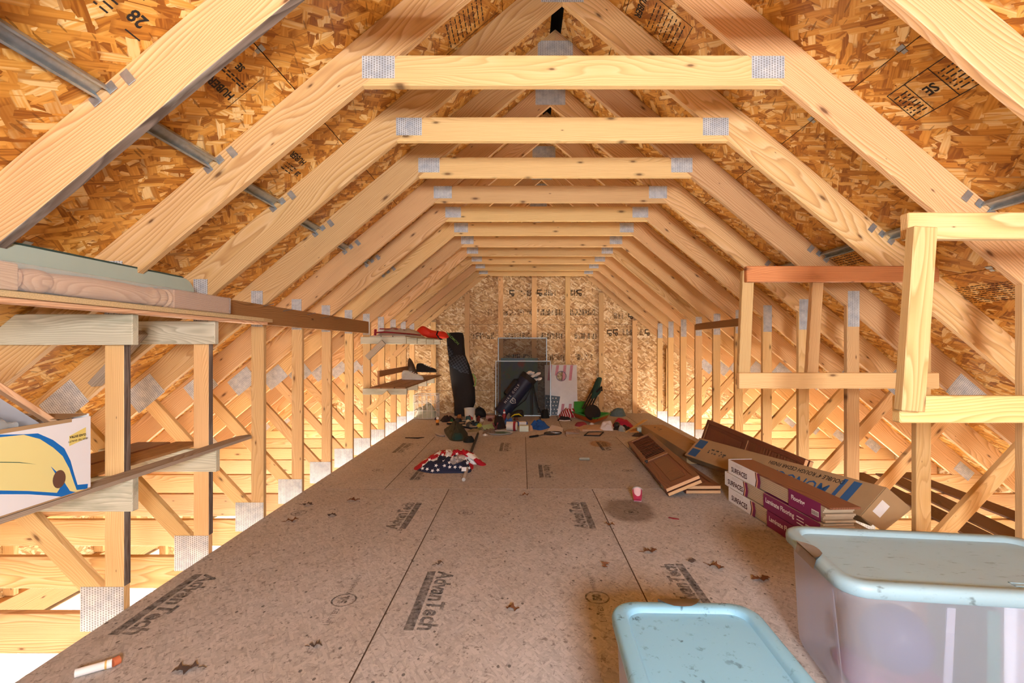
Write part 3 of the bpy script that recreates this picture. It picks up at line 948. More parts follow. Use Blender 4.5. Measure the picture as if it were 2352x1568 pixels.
# newel post wrapped in film
r = thing('newel_post', 'unfinished turned newel post wrapped in clear film on the upper left shelf', 'newel post', (-1.725, 1.9, 1.405))
NZ = 1.4505
m = MB(); m.box(-1.770, -1.680, 2.352, 2.80, 1.4055, 1.4955); m.build('square_end', NEWEL, r, bevel=0.004)
m = MB(); m.box(-1.770, -1.680, 0.95, 1.628, 1.4055, 1.4955); m.build('square_end', NEWEL, r, bevel=0.004)
prof = [(0, .0445), (.012, .0445), (.02, .030), (.05, .036), (.085, .0425), (.12, .040), (.135, .033), (.15, .036), (.3, .043), (.47, .0435), (.56, .040), (.60, .036), (.612, .041), (.628, .044), (.642, .041), (.652, .036), (.664, .040), (.68, .0435), (.695, .040), (.703, .034), (.712, .0445), (.724, .0445)]
lathe(prof, (-1.725, 1.628, NZ), (0, 1, 0), 24).build('turned_shaft', NEWEL, r, smooth=True, angle=30)
FILM = see_through_mat('clear_film', lin('#dcdcdc'), 0.28, 0.15)
m = MB(); m.box(-1.7735, -1.6765, 0.94, 2.81, 1.4052, 1.4995); m.build('plastic_wrap', FILM, r, bevel=0.006, seg=2, smooth=True)
# grey-green panel standing on edge
GREEN_GREY = plain('grey_green_laminate', lin('#a9bab0'), 0.35, vary=0.08, vscale=5)
rim = plain('dark_green_edge', lin('#2e4642'), 0.4)
poly = [(0.9, 1.386), (2.655, 1.386), (2.655, 1.47)] + [(2.655 - 0.09 + 0.09 * math.cos(a), 1.47 + 0.09 * math.sin(a)) for a in [k * math.pi / 16 for k in range(1, 9)]] + [(0.9, 1.56)]
r = thing('laminate_panel', 'grey-green panel with a rounded corner and dark top edge, on edge upon the upper shelf', 'panel', (-1.79, 1.8, 1.405))
m = MB(); m.prism([(a, b + 0.0195) for a, b in poly], (-1.803, 0, 0), (0, 1, 0), (0, 0, 1), (0.022, 0, 0), axis=(0, 1, 0)); m.build('board', GREEN_GREY, r, bevel=0.002)
m = MB(); m.box(-1.8045, -1.7805, 0.9, 2.56, 1.580, 1.586); m.build('edge_strip', rim, r)
# brown nailing board along the studs
r = thing('nailing_board', 'long brown board with protruding nails fixed across the left studs', 'board', (-1.826, 3.9, 1.37))
timber('plank', r, -1.8435, -1.8065, 2.02, 5.74, 1.372, 1.510, BROWNBOARD)
for (px, py) in [(605, 703), (650, 715), (705, 723), (737, 731), (768, 733)]:
    D = 1.8065 * F / (VX - px); c = P(px, py, D); c.x = -1.8065
    m = MB(); m.tube([c - Vector((0.01, 0, 0)), c + Vector((0.055, 0.03, 0.018))], 0.0028, 6); m.tube([c + Vector((0.055, 0.03, 0.018)), c + Vector((0.057, 0.031, 0.0188))], 0.006, 8)
    m.build('nail', NAIL, r)
# lower shelf
r = thing('storage_shelf', 'lower left shelf of pale timber arms below the fruit carton', 'shelf', (-2.1, Y1 - 0.04, 0.48))
timber('shelf_arm', r, -2.50, -1.772, Y1 - 0.041, Y1 - 0.003, 0.468, 0.6215, TREATED)
timber('shelf_arm', r, -2.46, -1.775, Y2 - 0.041, Y2 - 0.003, 0.492, 0.6215, TREATED)
m = MB(); m.prism([(-1.842, 1.0), (-1.752, 1.0), (-1.758, 3.17), (-1.80, 3.21), (-1.84, 3.15)], (0, 0, 0.622), (1, 0, 0), (0, 1, 0), (0, 0, 0.018), axis=(0, 1, 0))
single('shelf_plank', m, GREYPLANK, 'weathered grey plank along the front of the lower left shelf', 'plank', (-1.8, 2.1, 0.622))
m = MB(); m.box(-2.12, -1.955, 1.05, 2.99, 0.622, 0.637)
single('shelf_plank', m, BROWNBOARD, 'brown plank behind the studs on the lower left shelf, next to the carton', 'plank', (-2.04, 2.1, 0.622), bevel=0.002)
m = MB(); m.box(-2.33, -2.135, 1.05, 2.96, 0.622, 0.640)
single('shelf_plank', m, DOORWOOD, 'dark brown plank deepest on the lower left shelf', 'plank', (-2.23, 2.1, 0.622), bevel=0.002)

# ------------------------------------------------------------------ fruit carton on the lower shelf
CARD = plain('brown_cardboard', lin('#ab8d68'), 0.85, vary=0.10, vscale=8)
CARDW = plain('white_printed_card', lin('#e9e9ee'), 0.6, vary=0.04, vscale=6)
YEL = plain('yellow_print', lin('#e9dd98'), 0.6)
BLUEP = plain('blue_print', lin('#0f6fc4'), 0.6)
YEL2 = plain('yellow_tag_print', lin('#e6d27a'), 0.6)
GREENLINE = plain('green_line_print', lin('#2d5a4c'), 0.6)
def on_hole(px, py):
    D = 1.757 * F / (VX - px); q = P(px, py, D); return (q.y, q.z)
bx0, bx1, by0, by1, bz0, bz1 = -2.125, -1.757, 1.22, 1.985, 0.642, 0.935
r = thing('fruit_carton', 'open white carton with yellow and blue print on the lower left shelf', 'carton', ((bx0 + bx1) / 2, (by0 + by1) / 2, bz0))
T4 = 0.006
m = MB(); m.box(bx0, bx1, by0, by1, bz0, bz0 + T4); m.build('base', CARD, r)
hole_c = on_hole(135, 1100); hr = (0.022, 0.030)
# room side with the hand hole: a ring of quads between the hole and the border
n = 32; inner = []; outer = []
for k in range(n):
    a = 2 * math.pi * k / n
    inner.append((hole_c[0] + hr[0] * math.cos(a), hole_c[1] + hr[1] * math.sin(a)))
    dx, dz = math.cos(a), math.sin(a)
    tx = ((by1 - hole_c[0]) / dx if dx > 1e-6 else ((by0 - hole_c[0]) / dx if dx < -1e-6 else 1e9))
    tz = ((bz1 - hole_c[1]) / dz if dz > 1e-6 else ((bz0 + T4 - hole_c[1]) / dz if dz < -1e-6 else 1e9))
    tt = min(tx, tz); outer.append((hole_c[0] + dx * tt, hole_c[1] + dz * tt))
extra = [(by1, bz1), (by0, bz1), (by0, bz0 + T4), (by1, bz0 + T4)]
m = MB(); vs = []; fs = []
for x in (bx1, bx1 - T4):
    for (y, z) in inner + outer: vs.append((x, y, z))
for (y, z) in extra: vs.append((bx1, y, z))
for (y, z) in extra: vs.append((bx1 - T4, y, z))
for k in range(n):
    k2 = (k + 1) % n
    fs.append((k, n + k, n + k2, k2)); fs.append((2 * n + k, 2 * n + k2, 3 * n + k2, 3 * n + k)); fs.append((k, k2, 2 * n + k2, 2 * n + k))
def corner(ci, cy, cz):
    for k in range(n):
        a, b = outer[k], outer[(k + 1) % n]
        on = lambda p, q: abs(p - q) < 1e-6
        if (on(a[0], cy) and on(b[1], cz)) or (on(a[1], cz) and on(b[0], cy)):
            fs.append((n + k, 4 * n + ci, n + (k + 1) % n))
            fs.append((3 * n + k, 3 * n + (k + 1) % n, 4 * n + 4 + ci))
for ci, (cy, cz) in enumerate(extra): corner(ci, cy, cz)
m.add(vs, fs); m.box(bx1 - T4, bx1, by0, by1, bz1, bz1 + 0.001); m.build('side_panel', CARDW, r)
m = MB(); m.box(bx0, bx0 + T4, by0, by1, bz0 + T4, bz1); m.build('side_panel', CARD, r)
m = MB(); m.box(bx0 + T4, bx1 - T4, by1 - T4, by1, bz0 + T4, bz1 + 0.012); m.build('end_panel', CARDW, r)
m = MB(); m.box(bx0 + T4, bx1 - T4, by0, by0 + T4, bz0 + T4, bz1); m.build('end_panel', CARDW, r)
m = MB(); m.box(bx1 - 0.004, bx1 + 0.002, by0, 1.90, bz1 - 0.010, bz1 + 0.004); m.build('folded_rim', CARD, r)
m = MB(); m.prism([(by1 - 0.006, bz1 + 0.012), (by1 - 0.11, bz1 + 0.004), (by1 - 0.006, bz1 + 0.008)], (bx1 - 0.20, 0, 0), (0, 1, 0), (0, 0, 1), (0.19, 0, 0)); m.build('corner_flap', CARD, r)
def on_box(px, py):        # a pixel of the room side of the carton as (y, z)
    D = -(bx1) * F / (VX - px); q = P(px, py, D); return (q.y, q.z)
def box_print(name, pix, mat, lift):
    pts = [on_box(*p) for p in pix]
    pts = [(min(max(a, by0 + 0.01), by1 - 0.002), min(max(b, bz0 + 0.005), bz1 - 0.012)) for a, b in pts]
    m = MB(); m.prism(pts, (bx1 + lift, 0, 0), (0, 1, 0), (0, 0, 1), (0.0004, 0, 0)); return m.build(name, mat, r)
SC = 4.6125
def cz(pts): return [(a / SC, 880 + b / SC) for a, b in pts]
box_print('blue_swoosh', cz([(-330, 560), (0, 540), (250, 540), (400, 530), (560, 600), (680, 690), (745, 820), (790, 980), (820, 1075), (930, 1065), (925, 1150), (690, 1250), (650, 1210), (540, 1190), (300, 1175), (0, 1175), (-330, 1185)]), BLUEP, 0.0003)
box_print('yellow_shape', cz([(-330, 580), (0, 570), (250, 545), (420, 590), (560, 680), (660, 770), (730, 900), (780, 1050), (810, 1130), (895, 1130), (895, 1175), (800, 1160), (740, 1140), (700, 1080), (670, 1030), (640, 1060), (638, 1100), (600, 1160), (300, 1140), (0, 1135), (-330, 1140)]), YEL, 0.0008)
box_print('blue_stalk', cz([(535, 880), (615, 955), (600, 985)]), BLUEP, 0.0013)
box_print('yellow_tag', cz([(730, 560), (905, 465), (905, 585), (730, 665)]), YEL2, 0.0013)
box_print('green_line', cz([(-200, 845), (0, 832), (200, 834), (380, 858), (200, 842), (0, 840), (-200, 852)]), GREENLINE, 0.0013)
m = MB(); m.add([(bx1 + 0.0019, hole_c[0] + 0.026 * math.cos(k * math.pi / 10) , hole_c[1] + 0.034 * math.sin(k * math.pi / 10)) for k in range(20)], [list(range(20))]); m.build('hole_shade_oval', plain('hole_brown', lin('#6b4a38'), 0.9), r)  # flat dark oval over the print paints the dim inside of the hole
q = on_box(*cz([(822, 555)])[0]); q2 = on_box(*cz([(822, 600)])[0])
m = MB()
put_text(m, 'CLASS EXTRA', 0.0115, (bx1 + 0.0022, q[0], q[1]), (0, -1, 0), (0, 0, -1), offset=0.0005)
put_text(m, 'SELECTED QUALITY', 0.0095, (bx1 + 0.0022, q2[0], q2[1]), (0, -1, 0), (0, 0, -1), offset=0.0002)
m.build('lettering', INK, r)
# things in the carton
r = thing('picture_frame', 'pale wooden picture frame leaning out of the fruit carton', 'picture frame', (-1.95, 1.6, 0.66))
a, b = Vector((-1.84, 1.945, 0.895)), Vector((-1.84, 1.60, 1.165))
m = MB(); m.bar(a, b, 0.045, 0.02, up=(-1, 0, 0.2)); m.build('front_bar', PINKPINE, r, bevel=0.003)
m = MB(); m.bar(a + Vector((-0.20, -0.01, -0.03)), b + Vector((-0.20, -0.01, -0.03)), 0.03, 0.02, up=(-1, 0, 0.2)); m.build('rear_bar', DOORWOOD, r, bevel=0.003)
m = MB(); m.add([a + Vector((0.0, -0.03, -0.012)), b + Vector((0.0, -0.03, -0.012)), b + Vector((-0.19, -0.03, -0.02)), a + Vector((-0.19, -0.03, -0.02))], [(0, 1, 2, 3)]); m.build('backing', plain('white_backing', lin('#e6e4ea'), 0.7), r)
CLEAR = see_through_mat('clear_plastic', lin('#d3dde0'), 0.38, 0.1)
m = MB(); m.tube([(-1.81, 1.42, 0.985), (-1.81, 1.62, 0.955), (-1.81, 1.68, 0.945), (-1.81, 1.705, 0.942), (-1.81, 1.74, 0.938)], [0.032, 0.034, 0.03, 0.014, 0.013], 14)
single('plastic_bottle', m, CLEAR, 'clear plastic bottle lying in the fruit carton', 'bottle', (-1.83, 1.45, 0.70), smooth=True)
m = heap([(-2.08, 1.24, 0.65), (-1.78, 1.24, 0.65), (-1.775, 1.6, 0.65), (-1.9, 1.72, 0.65), (-2.08, 1.6, 0.65)], 0.235, 3, rough=0.2, base_z=0.65)
single('dark_cloth', m, plain('dark_green_cloth', lin('#33453f'), 0.8, vary=0.4, vscale=25), 'dark green cloth filling the fruit carton', 'cloth', (-1.93, 1.45, 0.65), smooth=True, angle=60)

# ------------------------------------------------------------------ far shelves on the left
r = thing('storage_shelf', 'high shelf of grey-green arms and planks at the far end of the left studs', 'shelf', (-1.65, 7.0, 1.25))
for n in range(7, 12): timber('shelf_arm', r, -1.95, -1.40, TD(n) - 0.041, TD(n) - 0.003, 1.25, 1.332, TREATED)
for k, (a, b) in enumerate([(-1.835, -1.70), (-1.69, -1.56), (-1.55, -1.405)]): timber('plank', r, a, b, 5.86, 8.62, 1.3325, 1.348, GREYPLANK, 0.002)
m = MB(); m.bar((-1.862, TD(7) - 0.06, 1.08), (-1.66, TD(7) - 0.06, 1.27), 0.036, 0.07, up=(0, 1, 0)); m.build('brace', GREYPLANK, r, bevel=0.002)
m = MB(); m.bar((-1.862, TD(9) - 0.06, 1.08), (-1.66, TD(9) - 0.06, 1.27), 0.036, 0.07, up=(0, 1, 0)); m.build('brace', SPRUCE, r, bevel=0.002)
r = thing('storage_shelf', 'low far shelf on the left studs holding shoes', 'shelf', (-1.62, 7.0, 0.64))
for n in range(7, 11): timber('shelf_arm', r, -1.925, -1.39, TD(n) - 0.041, TD(n) - 0.003, 0.637, 0.711, TREATED)
for k, (a, b) in enumerate([(-1.835, -1.70), (-1.69, -1.54), (-1.53, -1.40)]): timber('plank', r, a, b, 5.86, 8.45, 0.7115, 0.727, BROWNBOARD, 0.002)
m = MB(); m.bar((-1.845, TD(7) - 0.06, 0.45), (-1.60, TD(7) - 0.06, 0.66), 0.036, 0.07, up=(0, 1, 0)); m.build('brace', SPRUCE, r, bevel=0.002)
m = MB(); m.box(-1.842, -1.815, 6.2, 7.75, 0.83, 0.905)
m.box(-1.842, -1.815, 6.2, 6.21, 0.727, 0.83)
single('stop_board', m, BROWNBOARD, 'brown board along the back of the far shoe shelf', 'board', (-1.83, 6.9, 0.727), bevel=0.002)

# clothing on the high far shelf
def shelf_outline(px0, px1, D, depth, z, seed, jag=0.2, n=12):
    rr = random.Random(seed); x0, x1 = P(px0, 800, D).x, P(px1, 800, D).x
    return [Vector(((x0 + x1) / 2 + math.cos(2 * math.pi * k / n) * (x1 - x0) / 2 * (1 + rr.uniform(-jag, 0)), D + depth / 2 + math.sin(2 * math.pi * k / n) * depth / 2 * (1 + rr.uniform(-jag, 0)), z)) for k in range(n)]
WBAG = striped('white_red_striped_cloth', lin('#dcdad2'), lin('#a32b33'), 6.5, 'Z', 0.01, duty=0.0)
r = thing('equipment_bag', 'long pale bag with dark red piping on the high far shelf', 'bag', (-1.62, 6.6, 1.348))
x0, x1 = -1.82, -1.44
body = []
pts = [V(-1.80, 6.15, 1.43), V(-1.66, 6.3, 1.44), V(-1.55, 7.0, 1.42), V(-1.48, 7.5, 1.40)]
heap([V(-1.83, 6.08, 1.348), V(-1.62, 6.05, 1.348), V(-1.50, 6.5, 1.348), V(-1.44, 7.2, 1.348), V(-1.56, 7.55, 1.348), V(-1.74, 7.2, 1.348), V(-1.82, 6.6, 1.348)], 0.085, 8, rough=0.5, freq=5, base_z=1.3485).build('body', plain('pale_grey_canvas', lin('#cfcdc6'), 0.8, vary=0.12, vscale=12), r, smooth=True, angle=70)
REDP = plain('dark_red_piping', lin('#96242e'), 0.7)
m = MB(); m.tube([V(-1.83, 6.06, 1.39), V(-1.70, 6.03, 1.395), V(-1.60, 6.08, 1.39), V(-1.50, 6.5, 1.385), V(-1.46, 7.0, 1.38)], 0.010, 6); m.build('piping', REDP, r, smooth=True)
m = MB(); m.tube([V(-1.835, 6.08, 1.355), V(-1.835, 6.10, 1.43)], 0.016, 8); m.build('end_cap', REDP, r, smooth=True)
m = MB(); m.tube([V(-1.80, 6.16, 1.44), V(-1.66, 6.4, 1.447), V(-1.56, 6.9, 1.44)], 0.008, 6); m.build('piping', REDP, r, smooth=True)
ORANGE = plain('bright_red_orange_cloth', lin('#f03a22'), 0.6, vary=0.15, vscale=14)
r = thing('life_vest', 'bright red-orange vest with a black strap at the far end of the high shelf', 'vest', (-1.55, 8.1, 1.348))
o = [P(957, 760, 8.0), P(966, 750, 8.0), P(975, 749, 8.0), P(990, 757, 8.05), P(1005, 760, 8.1), P(1022, 762, 8.1), P(1031, 774, 8.1), P(1020, 779, 8.1), P(1000, 778, 8.05), P(985, 776, 8.0), P(975, 772, 8.0), P(962, 769, 8.0)]
for q in o: q.z = max(q.z, 1.349)
m = MB(); m.pillow(smooth_loop(o, 3), (0, -0.11, 0.0), (0, 0.22, 0)); 
for v_ in m.v: v_.z = max(v_.z, 1.349)
m.build('panel', ORANGE, r, smooth=True, angle=60)
m = MB(); m.tube([P(1006, 760, 7.90), P(1003, 768, 7.86), P(1008, 776, 7.88), P(1014, 779, 7.92)], 0.011, 6); m.build('strap', plain('black_webbing', lin('#15151a'), 0.7), r, smooth=True)

# footwear on the low far shelf
BLACKC = plain('black_cloth', lin('#17171a'), 0.75, vary=0.3, vscale=30)
WHITEC = plain('white_cloth', lin('#e2e0e2'), 0.8, vary=0.08, vscale=20)
def shoe(name, label, p, heading, L, mat, sole, lace=None, tilt=0.0):
    """low shoe: sole, upper, laces"""
    root = thing(name, label, 'shoe', p, heading, group='footwear on the far shelf')
    prof = [(0.0, .30, .32), (.10, .36, .34), (.25, .34, .33), (.42, .30, .26), (.6, .36, .20), (.8, .40, .15), (.93, .32, .11), (1.0, .12, .06)]
    W = L * 0.36; m = MB(); vs = []; fs = []; nn = 12
    for (t, w, h) in prof:
        for k in range(nn):
            a = 2 * math.pi * k / nn
            zz = max(0.0, math.sin(a)); vs.append((t * L, math.cos(a) * w * L * 0.46, 0.018 + zz ** 0.7 * h * L * 1.1))
    for i in range(len(prof) - 1):
        for k in range(nn):
            k2 = (k + 1) % nn; fs.append((i * nn + k, i * nn + k2, (i + 1) * nn + k2, (i + 1) * nn + k))
    fs.append(list(range(nn))[::-1]); fs.append([(len(prof) - 1) * nn + k for k in range(nn)])
    m.add(vs, fs); m.build('upper', mat, root, smooth=True, angle=60, origin=(0, 0, 0))
    m = MB(); sole_o = [(-0.02 * L, -.12 * L), (0.2 * L, -.15 * L), (.45 * L, -.13 * L), (.75 * L, -.19 * L), (1.0 * L, -.08 * L), (1.02 * L, .06 * L), (.75 * L, .18 * L), (.45 * L, .13 * L), (.2 * L, .15 * L), (-.02 * L, .12 * L)]
    m.prism(sole_o, (0, 0, 0), (1, 0, 0), (0, 1, 0), (0, 0, 0.022)); m.build('sole', sole, root, bevel=0.004, origin=(0, 0, 0))
    if lace:
        for k in range(4):
            t = 0.42 + k * 0.1; z = 0.03 + (0.29 - k * 0.045) * L
            m = MB(); m.tube([(t * L, -0.07 * L, z - 0.008), (t * L + 0.01, 0, z), (t * L, 0.07 * L, z - 0.008)], 0.005, 5); m.build('lace', lace, root, smooth=True, origin=(0, 0, 0))
    return root
SZ = 0.728
shoe('cleat', 'black shoe with white laces on the low far shelf', (-1.62, 7.55, SZ + 0.095), -0.35, 0.32, BLACKC, plain('black_sole', lin('#222226'), 0.6), plain('white_lace', lin('#eeeeea'), 0.8))
shoe('trainer', 'pale grey shoe under the black shoe on the low far shelf', (-1.77, 7.25, SZ), -0.25, 0.32, plain('pale_grey_shoe', lin('#c9cccb'), 0.6, vary=0.15), plain('white_sole', lin('#dedede'), 0.6), WHITEC)
r = thing('boot', 'tall dark brown boot standing at the rear of the low far shelf', 'boot', (-1.76, 7.75, SZ), group='footwear on the far shelf')
m = MB(); m.pillow(smooth_loop([*[P(px + 5, py, 7.7) for px, py in [(936, 822), (944, 832), (949, 845), (954, 856), (953, 864), (938, 864), (933, 855), (931, 832)]]], 3), (0, -0.06, 0), (0, 0.06, 0)); m.build('shaft', plain('dark_brown_leather', lin('#4a3424'), 0.6, vary=0.2), r, smooth=True, angle=60)
m = MB(); m.pillow(smooth_loop([V(-1.80, 7.63, SZ + .035), V(-1.80, 7.83, SZ + .035), V(-1.69, 7.80, SZ + .035), V(-1.66, 7.73, SZ + .035), V(-1.69, 7.66, SZ + .035)], 3), (0, 0, 0.05), (0, 0, -0.033)); m.build('foot', plain('blue_black_rubber', lin('#27305a'), 0.6), r, smooth=True, angle=60)

# wire basket
WIRE = plain('white_coated_wire', lin('#dcdad4'), 0.4)
r = thing('wire_basket', 'white wire basket in the far left corner of the floor', 'basket', (-1.64, 8.3, 0))
bx = [-1.82, -1.44]; byy = [8.16, 8.46]
def wire(pts, rad=0.006): 
    m = MB(); m.tube(pts, rad, 6); m.build('wire', WIRE, r, smooth=True)
for z in (0.012, 0.14, 0.27, 0.40):
    wire([(bx[0], byy[0], z), (bx[1], byy[0], z), (bx[1], byy[1], z), (bx[0], byy[1], z), (bx[0], byy[0], z)])
for k in range(6):
    x = bx[0] + (bx[1] - bx[0]) * k / 5
    wire([(x, byy[0], 0.40), (x, byy[0], 0.012), (x, byy[1], 0.012), (x, byy[1], 0.40)], 0.0045)
for k in range(1, 4):
    y = byy[0] + (byy[1] - byy[0]) * k / 4
    wire([(bx[0], y, 0.40), (bx[0], y, 0.012), (bx[1], y, 0.012), (bx[1], y, 0.40)], 0.0045)
m = heap([V(-1.79, 8.19, .02), V(-1.47, 8.19, .02), V(-1.47, 8.43, .02), V(-1.79, 8.43, .02)], 0.19, 4, rough=0.4, base_z=0.02)
single('grey_rag', m, plain('grey_green_rag', lin('#b3b7a4'), 0.9, vary=0.3, vscale=25), 'pale grey-green rag in the white wire basket', 'cloth', (-1.63, 8.3, 0.02), smooth=True, angle=70)

# ------------------------------------------------------------------ things against the far wall
# long black board bag
r = thing('board_bag', 'tall black padded board bag leaning against the far wall', 'bag', (-1.08, 8.62, 0))
def bagpt(cx, cy): 
    px, py = 820 + cx / 6.03, 720 + cy / 6.03
    D = 8.74 - 0.28 * (py - 760) / 195; q = P(px, py, D); q.z = max(q.z, 0.004); return q
o = [bagpt(*p) for p in [(1240, 275), (1300, 262), (1400, 258), (1465, 266), (1482, 330), (1488, 420), (1500, 570), (1560, 720), (1605, 880), (1635, 1050), (1640, 1230), (1600, 1330), (1605, 1415), (1480, 1425), (1350, 1415), (1345, 1200), (1310, 1000), (1290, 850), (1270, 620), (1245, 400)]]
m = MB(); m.pillow(o, (0, -0.10, 0), (0, 0.07, 0), rings=6, power=0.4); m.build('body', BLACKC, r, smooth=True, angle=60)
t_ = NT('dark_checked_cloth'); gg = t_.gc(False); sx, sy, sz = t_.sepv(t_.mapping(gg, (1, 1, 1), (0, 0.6, 0)))[:3]
chk = t_.math('MAXIMUM', t_.math('LESS_THAN', t_.math('FRACT', t_.math('MULTIPLY', sx, 22)), 0.2), t_.math('LESS_THAN', t_.math('FRACT', t_.math('MULTIPLY', sz, 22)), 0.2))
t_.base(t_.mix(chk, lin('#282b32'), lin('#4b505a'))); t_.set(0.8, 0, 0.2)
def bag_patch(name, pix, lift):
    q = [bagpt(*p) + Vector((0, lift, 0)) for p in pix]
    m = MB(); m.pillow(q, (0, -0.03, 0), (0, 0.05, 0), rings=4, power=0.4); m.build(name, t_.m, r, smooth=True, angle=60)
bag_patch('pocket', [(1300, 620), (1360, 560), (1440, 560), (1500, 590), (1540, 700), (1560, 830), (1440, 840), (1400, 790), (1300, 720), (1270, 660)], -0.085)
bag_patch('strap_patch', [(1255, 420), (1360, 530), (1330, 600), (1275, 590)], -0.075)
m = MB(); c = bagpt(1335, 345) + Vector((0, -0.115, 0)); put_text(m, 'SALOMON', 0.062, c, (0.72, 0.0, -0.70), (0.70, 0, 0.72), offset=0.001); m.build('lettering', plain('green_thread', lin('#6f9a4c'), 0.7), r)
m = MB(); m.tube([bagpt(1605, 830) + V(0, -0.04, 0), bagpt(1650, 900) + V(0, -0.05, 0), bagpt(1640, 990) + V(0, -0.05, 0), bagpt(1618, 1000) + V(0, -0.05, 0)], 0.012, 6); m.build('side_handle', plain('lime_webbing', lin('#8fb86a'), 0.7), r, smooth=True)
# screens and panels
def lean_frame(px0, px1, pyt, D0, D1):
    a = P(px0, VY, D0); b = P(px1, VY, D0)
    o = Vector((a.x, D0, 0.003)); w = b.x - a.x
    # height from the pixel row of the top at D1
    zt_ = P(px0, pyt, D1).z; ey = Vector((0, D1 - D0, zt_ - 0.003)); return o, Vector((1, 0, 0)), ey.normalized(), w, ey.length
ALU = plain('pale_aluminium', lin('#9aa4a9'), 0.4, 0.3)
MESH = see_through_mat('black_insect_mesh', lin('#1a1d20'), 0.46, 0.6)
def screen(label, px0, px1, pyt, D0, D1):
    o, ex, ey, w, h = lean_frame(px0, px1, pyt, D0, D1); nn = ex.cross(ey)
    root = thing('window_screen', label, 'window screen', (o.x + w / 2, D0, 0), group='window screens at the far wall')
    b = 0.019
    for (x0, x1, y0, y1, nm) in [(0, b, 0, h, 'stile'), (w - b, w, 0, h, 'stile'), (b, w - b, 0, b, 'rail'), (b, w - b, h - b, h, 'rail')]:
        m = MB(); m.obox(o + ex * x0 + ey * y0, ex * (x1 - x0), ey * (y1 - y0), nn * 0.012); m.build(nm, ALU, root, bevel=0.002)
    m = MB(); q = o + ex * b + ey * b + nn * 0.006; m.add([q, q + ex * (w - 2 * b), q + ex * (w - 2 * b) + ey * (h - 2 * b), q + ey * (h - 2 * b)], [(0, 1, 2, 3)]); m.build('mesh', MESH, root)
screen('taller framed window screen standing behind the other against the far wall', 1143, 1257, 775, 8.74, 8.83)
screen('wider framed window screen in front, behind the golf bag', 1137, 1266, 828, 8.50, 8.62)
t2 = NT('teal_painted_panel'); gg = t2.gc(False)
nz = t2.noise(t2.mapping(gg, (3, 3, 9), (0.4, 0, 0)), 1.5, 3, 0.6, 'Color')
sp_ = t2.sep(nz)
cc_ = t2.mix(t2.ramp(sp_[0], [(0.4, (0, 0, 0)), (0.6, (1, 1, 1))]), lin('#4d6274'), lin('#55705e'))
cc_ = t2.mix(t2.ramp(sp_[1], [(0.58, (0, 0, 0)), (0.68, (1, 1, 1))]), cc_, lin('#8a4f4c')); t2.base(cc_); t2.set(0.6)
o, ex, ey, w, h = lean_frame(1150, 1235, 822, 8.60, 8.70)
m = MB(); m.obox(o, ex * w, ey * h, ex.cross(ey) * 0.012)
single('painted_panel', m, t2.m, 'blue-green painted panel between the two window screens', 'panel', (o.x + w / 2, 8.6, 0), bevel=0.002)
# bean bag toss board
o, ex, ey, w, h = lean_frame(1252, 1327, 838, 8.60, 8.76); nn = ex.cross(ey)   # nn points to the room
r = thing('toss_board', 'white bean bag toss board with a round hole and faded stars and stripes', 'game board', (o.x + w / 2, 8.6, 0))
hx = P(1289, 865, 8.72).x - o.x; hy = h * 0.775; hr_ = 0.076
n = 32; m = MB(); vs = []; fs = []
def rect_ray(cx, cy, a):
    dx, dy = math.cos(a), math.sin(a)
    tx = ((w - cx) / dx if dx > 1e-6 else (-cx / dx if dx < -1e-6 else 1e9)); ty = ((h - cy) / dy if dy > 1e-6 else (-cy / dy if dy < -1e-6 else 1e9))
    k = min(tx, ty); return cx + dx * k, cy + dy * k
angs = sorted(set([2 * math.pi * k / n for k in range(n)] + [math.atan2(q[1] - hy, q[0] - hx) % (2 * math.pi) for q in ((0, 0), (w, 0), (w, h), (0, h))]))
na = len(angs)
for lay in (0.012, 0.0):
    for a in angs: vs.append(o + ex * (hx + hr_ * math.cos(a)) + ey * (hy + hr_ * math.sin(a)) + nn * lay)
    for a in angs:
        q = rect_ray(hx, hy, a); vs.append(o + ex * q[0] + ey * q[1] + nn * lay)
for k in range(na):
    k2 = (k + 1) % na
    fs += [(k, na + k, na + k2, k2), (2 * na + k, 2 * na + k2, 3 * na + k2, 3 * na + k), (k, k2, 2 * na + k2, 2 * na + k), (na + k, 3 * na + k, 3 * na + k2, na + k2)]
m.add(vs, fs); m.build('board', plain('white_gloss_board', lin('#d9dbe2'), 0.22, vary=0.1, vscale=12), r)
PINKF = plain('faded_red_paint', lin('#c9879a'), 0.5, vary=0.2, vscale=40); BLUEF = plain('slate_blue_paint', lin('#4c5f70'), 0.5)
def on_board(pts, mat, name, lift=0.0125):
    m = MB(); flat_poly(m, pts, o + nn * lift, ex, ey); m.build(name, mat, r)
for x in (0.03, 0.16, 0.29, 0.41):
    on_board([(x + 0.015, h - 0.28), (x + 0.065, h - 0.28), (x + 0.10, h - 0.005), (x + 0.05, h - 0.005)] if x > 0.25 or x < 0.1 else [(x + 0.02, h - 0.19), (x + 0.07, h - 0.19), (x + 0.10, h - 0.005), (x + 0.05, h - 0.005)], PINKF, 'red_stripe')
for x in (0.27, 0.40, 0.50):
    on_board([(x, 0.005), (min(x + 0.05, w - .002), 0.005), (min(x + 0.075, w - .002), 0.2), (min(x + 0.025, w - .03), 0.2)], PINKF, 'red_stripe')
on_board([(0.004, 0.004), (0.21, 0.004), (0.27, 0.33), (0.004, 0.36)], BLUEF, 'star_field', 0.0128)
m = MB()
for i in range(5):
    for j in range(4):
        c = o + nn * 0.0134 + ex * (0.03 + j * 0.055 + (i % 2) * 0.022) + ey * (0.04 + i * 0.065)
        m.add([c + ex * 0.012 * math.cos(k * math.pi / 3) + ey * 0.012 * math.sin(k * math.pi / 3) for k in range(6)], [list(range(6))])
